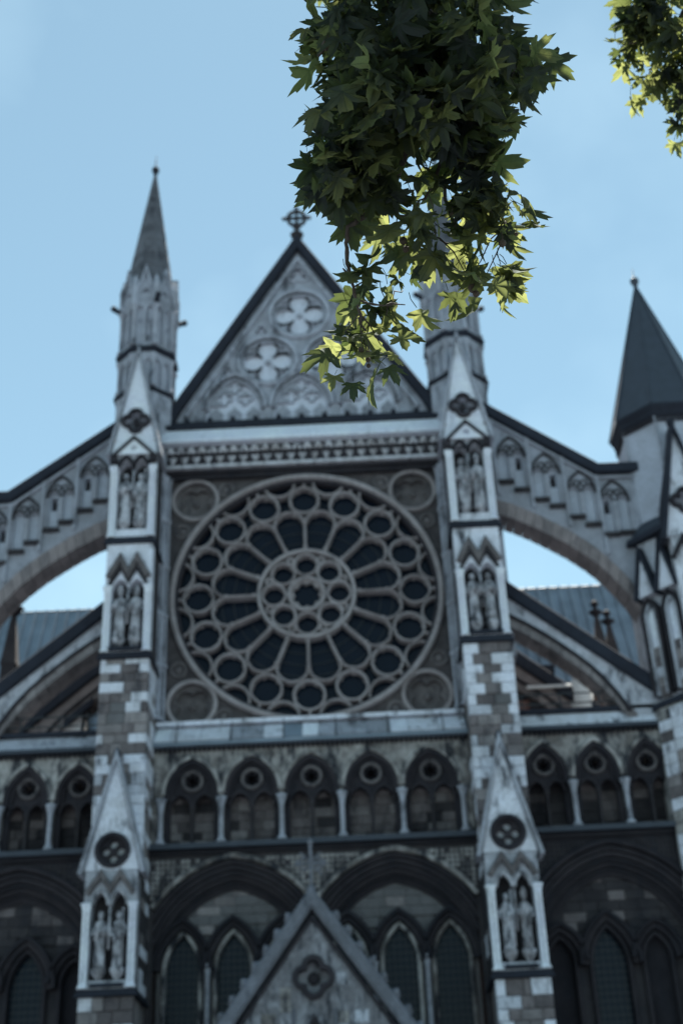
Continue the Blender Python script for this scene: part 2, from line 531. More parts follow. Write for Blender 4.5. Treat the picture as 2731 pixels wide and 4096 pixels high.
# --- the rose window
rose = part('rose_window', church)
b = MB(); b.band(circ(0, ZC, 5.0, 96), .10, -.26, .1, True, .06); b.build('outer_ring', 'tracery', rose)
b = MB(); b.band(circ(0, ZC, 4.86, 96), .09, -.06, .42, True, .05); b.build('inner_order', 'mould', rose)
b = MB(); b.band(circ(0, ZC, 1.78, 56), .065, -.12, .42, True); b.build('middle_ring', 'tracery', rose)
b = MB(); b.band(circ(0, ZC, .66, 32), .055, -.04, .40, True); b.build('hub_ring', 'tracery', rose)
b = MB(); b.plate(circ(0, ZC, .62, 32), [foil(0, ZC, .36, .17, 8, PI / 8)], .1, .3); b.build('hub_foil', 'tracery', rose)
def foil_ring(x, z, R_, n, rot, name):
    b = MB()
    b.band(circ(x, z, R_, 26), .041, -.03, .40, True)
    b.plate(circ(x, z, R_ - .03, 26), [foil(x, z, R_ * .55, R_ * .43, n, rot, 6)], .18, .30)
    b.build(name, 'tracery', rose)
for k in range(8):
    a = PI / 2 + k * PI / 4
    foil_ring(1.215 * math.cos(a), ZC + 1.215 * math.sin(a), .435, 6, a, 'small_circle')
    a2 = a + PI / 8
    b = MB(); x, z = 1.5 * math.cos(a2), ZC + 1.5 * math.sin(a2)
    b.band(circ(x, z, .12, 12), .04, 0, .36, True, .02); b.build('eyelet', 'tracery', rose)
for k in range(16):
    a = PI / 2 + k * PI / 8
    ca, sa = math.cos(a), math.sin(a)
    b = MB()
    b.band([(1.86 * ca, ZC + 1.86 * sa), (3.02 * ca, ZC + 3.02 * sa)], .05, -.10, .42, False, .06)
    for rr in (1.95, 3.0):
        b.ball((rr * ca, -.02, ZC + rr * sa), .095, 1, 1.3, 1)
    b.build('spoke', 'tracery', rose)
    foil_ring(4.03 * ca, ZC + 4.03 * sa, .56, 6, a, 'outer_circle')
    am = a + PI / 16 * 1.0
    am = a + PI / 16
    # petal head: round arch between neighbouring spokes, centre at r=3.0
    cm, sm_ = math.cos(am), math.sin(am)
    hw = 3.0 * math.sin(PI / 16) * .99
    px, pz = 2.98 * cm, ZC + 2.98 * sm_
    b = MB()
    b.band(arcp(px, pz, hw, am - PI / 2, am + PI / 2, 14), .044, -.06, .42, False, .045)
    inner = arcp(px, pz, hw - .03, am - PI / 2, am + PI / 2, 12)
    fo = []
    for j in range(3):                      # three cusps of the trefoil head
        aa = am + (j - 1) * PI / 2.9
        fo += [(px + .31 * math.cos(aa) + .27 * math.cos(aa + t), pz + .31 * math.sin(aa) + .27 * math.sin(aa + t)) for t in [-1.25 + 2.5 * q / 5 for q in range(6)]]
    lo = [(px + (hw - .1) * math.cos(am - PI / 2), pz + (hw - .1) * math.sin(am - PI / 2))]
    hi = [(px + (hw - .1) * math.cos(am + PI / 2), pz + (hw - .1) * math.sin(am + PI / 2))]
    ok = [p for p in fo if (p[0] - px) * cm + (p[1] - pz) * sm_ > .03]
    poly = inner + hi + ok[::-1] + lo
    b.prism(poly, .12, .30)
    b.build('petal_arch', 'tracery', rose)
    # glass of the petal
    b = MB(); pr = [(1.86 * math.cos(am - .165), ZC + 1.86 * math.sin(am - .165))]
    pr += arcp(px, pz, hw, am - PI / 2, am + PI / 2, 8) + [(1.86 * math.cos(am + .165), ZC + 1.86 * math.sin(am + .165))]
    b.prism(pr, .34 + .004 * (k % 3), .37); b.build('petal_pane', 'glass', rose)
    b = MB(); b.prism(circ(4.03 * ca, ZC + 4.03 * sa, .53, 20), .33, .36); b.build('round_pane', 'glass', rose)
    # rim arch in the gap between the outer circles and the ring
    b = MB()
    qx, qz = 4.93 * cm, ZC + 4.93 * sm_
    b.band(arcp(qx, qz, .60, am + PI * .52, am + PI * 1.48, 12), .04, -.02, .40, False, .03)
    b.build('rim_arch', 'tracery', rose)
    b = MB(); ap = am
    b.prism(arcp(qx, qz, .57, am + PI * .55, am + PI * 1.45, 8), .335, .365); b.build('rim_pane', 'glass', rose)
    # little straight strut from outer circle to the ring
    b = MB(); b.band([(4.56 * ca, ZC + 4.56 * sa), (4.82 * ca, ZC + 4.82 * sa)], .05, 0, .40, False, .03); b.build('strut', 'tracery', rose)
for k in range(8):
    a = PI / 2 + k * PI / 4
    b = MB(); b.prism(circ(1.215 * math.cos(a), ZC + 1.215 * math.sin(a), .42, 16), .34, .37); b.build('round_pane', 'glass', rose)
b = MB(); b.prism(circ(0, ZC, .6, 20), .34, .37); b.build('round_pane', 'glass', rose)
b = MB(); b.prism(circ(0, ZC, 4.92, 72), .39, .42); b.build('leaded_glass', 'glass', rose)
# saddle bars and leading across the petals: thin iron rings
b = MB()
for rr in (2.3, 2.75, 3.2):
    b.band(circ(0, ZC, rr, 64), .018, .31, .338, True, .004)
b.build('saddle_bar', 'iron', rose)

# --- jamb shafts beside the rose
for sx in (-1, 1):
    for q, (xo, yo, r) in enumerate(((5.2, -.12, .06), (5.34, -.3, .07), (5.47, -.5, .075))):
        b = MB()
        shaft(b, sx * xo, yo, 18.6, 28.6, r)
        for zz in (20.6, 22.6, 24.6, 26.6):
            b.lathe([(r, zz), (r * 1.8, zz + .05), (r * 1.8, zz + .14), (r, zz + .19)], 8, Matrix.Translation((sx * xo, yo, 0)))
        b.build('jamb_shaft', 'grey', church)
# --- sill below the rose
b = MB(); b.box(-5.4, 5.4, -.34, .0, 18.36, 18.5); b.build('sill_moulding', 'pale', church)
b = MB()
b.add([(-5.42, -.1, 18.3), (5.42, -.1, 18.3), (5.42, -.9, 17.52), (-5.42, -.9, 17.52), (-5.42, -.9, 17.42), (5.42, -.9, 17.42), (5.42, .4, 17.42), (-5.42, .4, 17.42), (-5.42, .4, 18.3), (5.42, .4, 18.3)],
      [(3, 2, 1, 0), (4, 5, 2, 3), (4, 7, 6, 5), (0, 1, 9, 8), (7, 8, 9, 6), (0, 8, 7, 4, 3), (1, 2, 5, 6, 9)])
b.build('sloping_sill', 'lead', church)
rg = random.Random(31)
x = -5.38
while x < 5.3:                               # weathered slabs on the slope
    wd = rg.uniform(.55, 1.2); wd = min(wd, 5.38 - x)
    if wd < .1: break
    b = MB(); y0, z0, y1, z1 = -.885, 17.56, -.13, 18.29
    b.add([(x + .01, y0, z0), (x + wd - .01, y0, z0), (x + wd - .01, y1, z1), (x + .01, y1, z1), (x + .01, y0 - .02, z0 + .02), (x + wd - .01, y0 - .02, z0 + .02), (x + wd - .01, y1 - .02, z1 + .02), (x + .01, y1 - .02, z1 + .02)],
          [(4, 5, 6, 7), (0, 1, 5, 4), (1, 2, 6, 5), (2, 3, 7, 6), (3, 0, 4, 7)])
    b.build('sill_slab', rg.choice(('panel', 'white', 'pale', 'pale', 'grey', 'lead')), church)
    x += wd

# --- cornice over the rose: mouldings, carved foliage, sloping parapet
b = MB()
b.box(-5.5, 5.5, -.16, .3, 28.62, 28.72); b.box(-5.5, 5.5, -.26, .3, 28.76, 28.9)
b.build('lower_moulding', 'mould', church)
b = MB()
for k in range(60):
    x = -5.35 + k * 10.7 / 59
    b.box(x - .05, x + .05, -.24, -.04, 28.5, 28.61)
b.build('dentil_course', 'mould', church, kind='stuff')
b = MB(); b.box(-5.5, 5.5, -.22, .3, 28.9, 29.95); b.build('frieze', 'mould', church)
def leafknob(b, x, y, z, s):
    b.ball((x, y, z), s, 1, .8, .85, 7, 4)
    for dx in (-.75, .75):
        b.ball((x + dx * s, y + .02, z - .35 * s), s * .55, 1, .8, 1.1, 6, 4)
    b.ball((x, y - .25 * s, z + .5 * s), s * .5, 1, 1, 1, 6, 4)
b = MB(); leafknob(b, 0, 0, 0, .15); km = b.mesh('carved_leaf', 'carved', True)
for k in range(26):
    put('carved_leaf', km, church, (-5.2 + k * 10.4 / 25, -.32, 29.78))
tm = MB().add([(-.17, 0, .19), (.17, 0, .19), (0, 0, -.19), (0, -.15, .1), (-.17, .15, .19), (.17, .15, .19), (0, .15, -.19)],
              [(0, 3, 1), (0, 2, 3), (2, 1, 3), (0, 4, 6, 2), (2, 6, 5, 1), (0, 1, 5, 4)]).mesh('carved_tooth', 'carved')
for k in range(23):
    put('carved_tooth', tm, church, (-5.1 + k * 10.2 / 22, -.23, 29.32))
b = MB(); b.box(-5.5, 5.5, -.42, .3, 28.93, 29.05); b.build('frieze_moulding', 'carved', church)
b = MB()
b.add([(-5.55, -.62, 30.0), (5.55, -.62, 30.0), (5.55, -.62, 30.1), (-5.55, -.62, 30.1), (5.55, -.2, 30.82), (-5.55, -.2, 30.82), (-5.55, .3, 30.0), (5.55, .3, 30.0), (5.55, .3, 30.82), (-5.55, .3, 30.82)],
      [(0, 1, 2, 3), (3, 2, 4, 5), (0, 6, 7, 1), (5, 4, 8, 9), (0, 3, 5, 9, 6), (1, 7, 8, 4, 2)])
b.build('sloping_parapet', 'panel', church)
b = MB(); b.box(-5.55, 5.55, -.3, .45, 30.85, 31.04); b.box(-5.5, 5.5, -.1, .45, 31.06, 31.28); b.build('parapet_coping', 'coping', church)
km2 = MB().ball((0, 0, 0), .11).mesh('coping_boss', 'coping', True)
for k in range(11):
    put('coping_boss', km2, church, (-4.6 + k * .92, -.08, 31.36))

# --- gable
gable = part('gable', church)
def gx(z): return 5.0 * (40.3 - z) / (40.3 - 31.9)
tri = [(-5.25, 31.28), (5.25, 31.28), (5.0, 31.9), (0, 40.3), (-5.0, 31.9)]
gh = []
q_c = [(0, 36.78, 1.2), (-1.36, 34.42, 1.17), (1.36, 34.42, 1.17)]
gh += [circ(x, z, r, 36) for x, z, r in q_c]
lan = []
for cx in (-2.73, 0, 2.73):
    gh.append(lancet(cx, 31.42, 32.1, 1.2, 1.62, 9))
gh.append(foil(0, 38.86, .24, .2, 3, PI / 2, 6))
for sx in (-1, 1):
    gh.append(foil(sx * 1.62, 35.98, .15, .12, 3, PI / 2, 5))
    gh.append(foil(sx * 3.0, 33.95, .13, .11, 3, PI / 2, 5))
b = MB(); b.plate(tri, gh, .3, .50); b.build('gable_wall', 'grey', gable)
b = MB(); b.prism(tri, .51, 1.0); b.build('gable_backing', 'gable_panel', gable)
for x, z, r in q_c:
    b = MB()
    b.band(circ(x, z, r + .03, 40), .10, .16, .36, True)
    b.band(circ(x, z, r - .14, 36), .05, .30, .5, True)
    b.build('roundel_ring', 'grey', gable)
    b = MB()
    b.plate(circ(x, z, r - .01, 36), [cusped(x, z, r * .535, r * .385, 4, r * .33)] + [foil(x + r * .76 * math.cos(PI / 4 + i * PI / 2), z + r * .76 * math.sin(PI / 4 + i * PI / 2), r * .06, r * .07, 3, PI / 4 + i * PI / 2, 4) for i in range(4)], .38, .50)
    b.ball((x, .42, z), .13, 1, .6, 1)
    b.build('quatrefoil', 'flyer', gable)
    b = MB(); b.band(cusped(x, z, r * .535, r * .385, 4, r * .33), .03, .33, .49, True, .015); b.build('quatrefoil_shade_edge', 'mould', gable)  # narrow dark band: recess shading round the lobes put into the colour
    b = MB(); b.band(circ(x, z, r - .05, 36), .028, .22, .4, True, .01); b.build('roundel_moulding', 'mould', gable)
for cx in (-2.73, 0, 2.73):
    b = MB()
    b.band(parch(cx, 32.1, 1.25, 1.68, 10), .085, .16, .36)
    b.band(parch(cx, 32.1, 1.1, 1.48, 10), .05, .28, .45)
    b.build('arch_moulding', 'grey', gable)
    h = []
    for i in (-1, 0, 1):
        x = cx + i * .76
        h.append([(x - .31, 31.45), (x - .31, 31.62), (x - .2, 31.78), (x - .28, 31.9), (x - .2, 32.03), (x - .08, 32.1), (x - .03, 32.22), (x, 32.25), (x + .03, 32.22), (x + .08, 32.1), (x + .2, 32.03), (x + .28, 31.9), (x + .2, 31.78), (x + .31, 31.62), (x + .31, 31.45)])
    for i in (-1, 1):
        h.append(cusped(cx + i * .42, 32.66, .19, .145, 4, .12, k=6))
    h.append(cusped(cx, 33.22, .18, .135, 4, .11, k=6))
    b = MB(); b.plate(lancet(cx, 31.42, 32.1, 1.19, 1.6, 9), h, .38, .50); b.build('tracery_panel', 'flyer', gable)
    b = MB()
    b.band(parch(cx, 32.1, 1.17, 1.56, 10), .03, .24, .45, False, .01)
    b.build('tracery_shade_edge', 'mould', gable)  # dark outline paints the shading line where the panel is recessed
b = MB(); b.band(foil(0, 38.86, .24, .24, 3, PI / 2, 6), .05, .22, .4, True, .03); b.build('trefoil', 'grey', gable)
b = MB()
b.band([(-5.35, 31.45), (-5.05, 32.15), (0, 40.62), (5.05, 32.15), (5.35, 31.45)], .2, -.02, 1.1, False, .05)
b.build('raking_coping', 'coping', gable)
b = MB()
b.band([(-4.72, 31.75), (0, 39.8), (4.72, 31.75)], .07, .14, .36, False, .04); b.build('raking_moulding', 'grey', gable)
# gable cross
b = MB()
T = Matrix.Translation((0, .35, 0))
b.lathe([(.38, 40.5), (.3, 40.75), (.2, 40.85), (.13, 41.0), (.28, 41.15), (.3, 41.25), (.12, 41.38), (.1, 41.6), (.2, 41.68), (.2, 41.75), (.1, 41.82), (.09, 42.0)], 10, T)
b.band(circ(0, 42.2, .40, 24), .05, .25, .45, True, .03)
for a_ in range(4):
    b.ball((.40 * math.cos(PI / 4 + a_ * PI / 2), .35, 42.2 + .40 * math.sin(PI / 4 + a_ * PI / 2)), .075)
b.box(-.06, .06, .28, .42, 41.8, 42.75); b.box(-.5, .5, .29, .41, 42.14, 42.26)
for (x, z) in ((-.56, 42.2), (.56, 42.2), (0, 42.8)):
    b.ball((x, .35, z), .1)
b.build('cross_finial', 'wall', gable)

# --- triforium arcade
def arcade(parent, centres, pitch, back='tan', plate_x=None, zb=14.05):
    x0, x1 = plate_x
    hw = pitch * .5 - .07
    ZS, HH = 15.78, 1.26
    sw = hw * .5 - .13
    holes = []
    for c in centres:
        for i in (-1, 1):
            holes.append(lancet(c + i * (sw + .06), zb + .12, 15.35, sw, sw * 1.35, 7))
        holes.append(cusped(c, 16.3, .165, .075, 6, .07, k=5))
    holes = [h for h in holes if min(p[0] for p in h) > x0 and max(p[0] for p in h) < x1]
    # back layer with the sub-arches, front layer with the big arches
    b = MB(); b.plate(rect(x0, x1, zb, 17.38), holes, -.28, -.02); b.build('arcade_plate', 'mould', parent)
    big = [lancet(c, zb + .004, ZS, hw, HH, 10) for c in centres]
    big = [h for h in big if min(p[0] for p in h) > x0 and max(p[0] for p in h) < x1]
    b = MB(); b.plate(rect(x0, x1, zb, 17.38), big, -.52, -.28); b.build('spandrel_wall', 'patchy', parent)
    for c in centres:
        if c - hw < x0 or c + hw > x1: continue
        a = part('arcade_arch', parent)
        b = MB(); b.band(parch(c, ZS, hw + .02, HH + .05, 10), .06, -.66, -.5); b.build('hood_mould', 'patchy', a)
        b = MB(); b.band([(c - hw + .1, 15.6)] + parch(c, ZS, hw - .1, HH - .1, 10) + [(c + hw - .1, 15.6)], .09, -.58, -.26); b.build('arch_order', 'mould', a)
        b = MB(); b.band([(c - hw + .24, 15.6)] + parch(c, ZS, hw - .24, HH - .26, 10) + [(c + hw - .24, 15.6)], .06, -.44, -.26); b.build('inner_order', 'mould', a)
        b = MB(); b.band(circ(c, 16.3, .33, 20), .05, -.40, -.26, True); b.build('rosette_ring', 'roundel', a)
        for i in (-1, 1):
            b = MB(); b.band(parch(c + i * (sw + .06), 15.35, sw + .04, sw * 1.35 + .05, 8), .05, -.38, -.26); b.build('sub_arch', 'mould', a)
        b = MB(); shaft(b, c, -.3, zb + .02, 15.4, .055); b.build('shaft', 'wall', a, True)
    xs = sorted(set([round(c - pitch / 2, 3) for c in centres] + [round(c + pitch / 2, 3) for c in centres]))
    for x in xs:
        if x < x0 + .05 or x > x1 - .05: continue
        b = MB(); shaft(b, x, -.6, zb + .02, 15.62, .085); b.build('arcade_shaft', 'grey', parent, True)
cen = [-4.08, -2.04, 0, 2.04, 4.08]
arcade(church, cen, 2.04, plate_x=(-5.42, 5.42))
rg = random.Random(5)
ashlar(church, -5.4, 5.4, 14.1, 16.2, .22, .30, .5, .95, lambda x, z, e, r: r.choice(('tan', 'tan', 'brown', 'brown', 'wall')), rg)
b = MB(); b.box(-5.45, 5.45, -.85, .3, 13.86, 14.03); b.build('string_course', 'leadspire', church)
b = MB(); b.box(-5.45, 5.45, -.62, .0, 13.7, 13.84); b.build('string_under_moulding', 'dark', church)
def corbels(parent, x0, x1, z, y, step=.17):
    b = MB()
    k = 0
    x = x0
    while x < x1:
        b.box(x, x + step * .55, y - .12, y + .05, z - .12, z); x += step
    return b.build('corbel_table', 'dark', parent, kind='stuff')
corbels(church, -5.4, 5.4, 17.41, -.53)

# --- big double arches and lancets below
def inside_arch(cx, zs, hw, h):
    Rr = (hw * hw + h * h) / (2 * hw)
    def f(x, z):
        if z < zs: return abs(x - cx) < hw
        dx = abs(x - cx)
        return (dx - (hw - Rr)) ** 2 * (1 if dx > hw - Rr else 0) + (z - zs) ** 2 < Rr * Rr if True else False
    return f
def inside_flat(cx, za, hw, dr):
    return lambda x, z: abs(x - cx) < hw and z < za - math.sqrt(3.8 ** 2 - .25) + math.sqrt(max(0, (3.8 + dr) ** 2 - (abs(x - cx) + .5) ** 2))
def diaper(parent, x0, x1, z0, z1, tests, rg, mat='patchy'):
    b = MB()
    p = .165
    z = z0
    while z < z1 - p:
        x = x0
        while x < x1 - p:
            if not any(t(x + p / 2, z + p / 2) for t in tests) and rg.random() > .06:
                c = (x + p / 2, z + p / 2); e = p * .40
                b.add([(c[0] - e, -.5, c[1] - e), (c[0] + e, -.5, c[1] - e), (c[0] + e, -.5, c[1] + e), (c[0] - e, -.5, c[1] + e), (c[0], -.56, c[1])],
                      [(0, 1, 4), (1, 2, 4), (2, 3, 4), (3, 0, 4)])
            x += p
        z += p
    return b.build('diaper_carving', mat, parent, kind='stuff')

def lancet_window(parent, cx, zs, hw, h, glass=True, zb=4.5, jamb='mould', frame='patchy'):
    wv = part('lancet_window', parent)
    b = MB(); b.band([(cx - hw - .06, zb)] + parch(cx, zs, hw + .06, h + .08, 9) + [(cx + hw + .06, zb)], .07, .12, .5, False, .04); b.build('frame', frame, wv)
    b = MB(); b.band(parch(cx, zs, hw + .26, h + .3, 9), .1, -.02, .34); b.build('arch_order', jamb, wv)
    b = MB(); b.band(parch(cx, zs, hw + .4, h + .46, 9), .075, -.16, .3); b.build('hood_mould', 'dark', wv)
    if glass:
        b = MB(); b.prism(lancet(cx, zb, zs, hw, h, 8), .44, .47); b.build('pane', 'glass', wv)
        b = MB()
        z = zb
        while z < zs + h - .2:
            hh = hw if z < zs else hw * math.sqrt(max(.02, 1 - ((z - zs) / h) ** 1.6))
            b.box(cx - hh, cx + hh, .415, .438, z, z + .028); z += .22
        for i in (-2, -1, 0, 1, 2):
            b.box(cx + i * hw * .36 - .011, cx + i * hw * .36 + .011, .405, .425, zb, zs + h * (1 - abs(i) * .25) - .1)
        b.build('leading', 'iron', wv)
    return wv
BAZ, BAW = 13.62, 2.62
bays = [-2.66, 2.66]
b = MB()
b.plate(rect(-5.42, 5.42, 2.0, 13.7), [[(c - BAW, 2.05)] + flatarch(c, BAZ, BAW) + [(c + BAW, 2.05)] for c in bays], -.5, -.3)
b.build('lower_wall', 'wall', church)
diaper(church, -5.4, 5.4, 11.6, 13.66, [inside_flat(c, BAZ, 2.7, .16) for c in bays], random.Random(3))
rg = random.Random(8)
for c in bays:
    ap = part('great_arch', church)
    for i, (dw, yf, mt) in enumerate(((.02, -.66, 'patchy'), (-.16, -.50, 'mould'), (-.32, -.40, 'mould'), (-.47, -.28, 'mould'), (-.60, -.14, 'mould'), (-.74, .0, 'dark'), (-.86, .1, 'mould'))):
        b = MB(); b.band(flatarch(c, BAZ, BAW + .02, dw), .085, yf, yf + .3, False, .05)
        b.build('arch_order', mt, ap)
    sgn = 1 if c > 0 else -1
    for (wx, g_) in ((c - 1.63, True), (c + .04, True), (c + 1.71, True)):
        wx = c + sgn * (wx - c)
        lancet_window(church, wx, 10.15, .54, 1.12)
        for s in (-.82, .82):
            if abs(wx + s - c) > 2.5: continue
            b = MB(); shaft(b, wx + s, .02, 4.5, 10.3, .07); b.build('window_shaft', 'grey', church, True)
    fr = MB()
    fr.plate(rect(c - 2.55, c + 2.55, 4.4, 13.6), [lancet(c + sgn * wx, 4.45, 10.15, .6, 1.2, 8) for wx in (-1.63, .04, 1.71)], .3, .5)
    fr.build('tympanum', 'deep', ap)
    tests = [inside_arch(c + sgn * wx, 10.15, .72, 1.5) for wx in (-1.63, .04, 1.71)]
    ashlar(church, c - 2.5, c + 2.5, 11.0, 13.3, .22, .29, .45, .85, lambda x, z, e, r: r.choice(('deep', 'deep', 'deep', 'deep', 'deep', 'deep', 'tan')), rg, depth=.1, skip=lambda x, z: any(t(x, z) or t(x + .3, z - .1) or t(x - .3, z - .1) for t in tests))

# ------------------------------------------------------------------ aisle fronts
def aisle(sgn, label):
    t = thing('aisle_front', label, 'church wall', (0, 0, 0), 'side aisle fronts')
    X = (7.0, 12.6)
    def xr(a, b_): return (a, b_) if sgn > 0 else (-b_, -a)
    x0, x1 = xr(*X)
    cs = [sgn * v for v in (7.95, 9.71, 11.47)]
    arcade(t, cs, 1.76, plate_x=(x0, x1))
    rg = random.Random(50 + sgn)
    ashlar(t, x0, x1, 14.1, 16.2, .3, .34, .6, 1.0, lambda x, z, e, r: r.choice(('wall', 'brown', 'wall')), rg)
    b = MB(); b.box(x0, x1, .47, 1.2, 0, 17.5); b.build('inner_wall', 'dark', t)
    b = MB(); b.box(x0, x1, -.85, .3, 13.86, 14.03); b.build('string_course', 'leadspire', t)
    b = MB(); b.box(x0, x1, -.62, 0, 13.7, 13.84); b.build('string_under_moulding', 'dark', t)
    corbels(t, x0, x1, 17.41, -.53)
    b = MB(); b.box(x0, x1, -.8, .4, 17.43, 17.56); b.build('cornice', 'leadspire', t)
    b = MB()
    b.add([(x0, -.7, 17.57), (x1, -.7, 17.57), (x1, -.35, 18.12), (x0, -.35, 18.12), (x0, .4, 17.57), (x1, .4, 17.57), (x1, .4, 18.12), (x0, .4, 18.12)],
          [(0, 1, 2, 3), (3, 2, 6, 7), (0, 3, 7, 4), (1, 5, 6, 2), (0, 4, 5, 1)])
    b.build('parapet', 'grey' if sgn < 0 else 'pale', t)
    b = MB(); b.box(x0, x1, -.5, .3, 18.14, 18.28); b.build('parapet_coping', 'coping', t)
    c = sgn * 9.75
    AZ, AW = 13.52, 2.42
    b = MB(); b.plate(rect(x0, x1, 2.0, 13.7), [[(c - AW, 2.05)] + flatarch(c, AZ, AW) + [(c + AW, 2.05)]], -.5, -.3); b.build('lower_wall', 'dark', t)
    diaper(t, x0, x1, 11.6, 13.66, [inside_flat(c, AZ, 2.5, .16)], random.Random(60 + sgn), 'wall')
    ap = part('great_arch', t)
    for i, (dw, yf, mt) in enumerate(((.02, -.66, 'mould'), (-.16, -.50, 'mould'), (-.32, -.40, 'mould'), (-.47, -.28, 'dark'), (-.60, -.14, 'mould'), (-.74, .0, 'dark'), (-.86, .1, 'mould'))):
        b = MB(); b.band(flatarch(c, AZ, AW + .02, dw), .085, yf, yf + .3, False, .05)
        b.build('arch_order', mt, ap)
    wx = sgn * 9.42
    b = MB(); b.plate(rect(c - 2.35, c + 2.35, 4.4, 13.6), [lancet(wx, 4.45, 9.75, .62, 1.25, 8), lancet(sgn * 7.86, 4.45, 9.9, .42, .75, 8), lancet(sgn * 10.96, 4.45, 9.9, .42, .75, 8)], .3, .46)
    b.build('tympanum', 'wall', ap)
    lancet_window(t, wx, 9.75, .56, 1.17, jamb='mould', frame='mould')
    for xx in (7.86, 10.96):
        w_ = lancet_window(t, sgn * xx, 9.9, .4, .7, glass=False, frame='mould', jamb='mould')
    rg = random.Random(70 + sgn)
    ts = [inside_arch(wx, 9.75, .95, 1.75), inside_arch(sgn * 7.86, 9.9, .75, 1.2), inside_arch(sgn * 10.96, 9.9, .75, 1.2)]
    ashlar(t, c - 2.3, c + 2.3, 10.2, 13.2, .22, .31, .45, .85, lambda x, z, e, r: r.choice(('wall', 'wall', 'wall', 'wall', 'brown')), rg, depth=.1, skip=lambda x, z: any(q(x, z) for q in ts))
    return t
aisle(-1, 'dark arcaded aisle front at the left edge, beyond the left buttress')
aisle(1, 'dark aisle front with three-arched arcade between the right buttress and the lead-capped corner tower')
def railing(sgn, label):
    t = thing('roof_railing', label, 'railing', (sgn * 7.2, -.3, 18.29), 'iron railings on the aisle parapets')
    for k in range(4):
        b = MB(); x = sgn * (.25 + k * 1.35)
        b.box(x - .025, x + .025, -.03, .03, 0, .62); b.build('post', 'iron', t)
    for z in (.2, .56):
        b = MB(); xa, xb = sorted((0, sgn * 4.5)); b.box(xa, xb, -.04, -.032 + .02, z, z + .05); b.build('rail', 'iron', t)
railing(-1, 'thin dark iron railing on the aisle parapet left of the left buttress')
railing(1, 'thin dark iron railing on the aisle parapet right of the right buttress')
for k, x in enumerate((-4.6, -2.7, -.9, .9, 2.7, 4.6)):
    b = MB(); b.tube([(x, -.95, 17.5), (x, -.72, 18.0), (x, -.5, 18.35)], .022, 5); b.build('sill_stay', 'iron', church)

# ------------------------------------------------------------------ buttress piers
PX = 6.25
def quoin_pick(p_white):
    """pale replacement stones come in runs at the corners; old brown stones between them"""
    st = {'n': 0, 'w': False}
    def f(x, z, e, r):
        if e:
            if st['n'] <= 0:
                st['w'] = r.random() < p_white; st['n'] = r.randint(1, 4)
            st['n'] -= 1
            if st['w']: return r.choice(('white', 'white', 'pale'))
            return r.choice(('brown', 'tan', 'brown', 'niche'))
        return r.choice(('brown', 'brown', 'brown', 'tan', 'tan', 'deep', 'white' if r.random() < .2 else 'brown'))
    return f
def niche_hole(zb, zs, h, w=.56):
    """two-light niche opening outline (local x)"""
    hw = w / 2
    return [(-w, zb)] + parch(-hw, zs, hw, h, 6)[:-1] + [(0, zs)] + parch(hw, zs, hw, h, 6)[1:] + [(w, zb)]
def zig(z0, z1, w=.72):
    return [(-w, z0), (-w / 2 + .06, z1), (0, z0 + .12), (w / 2 - .06, z1), (w, z0)]

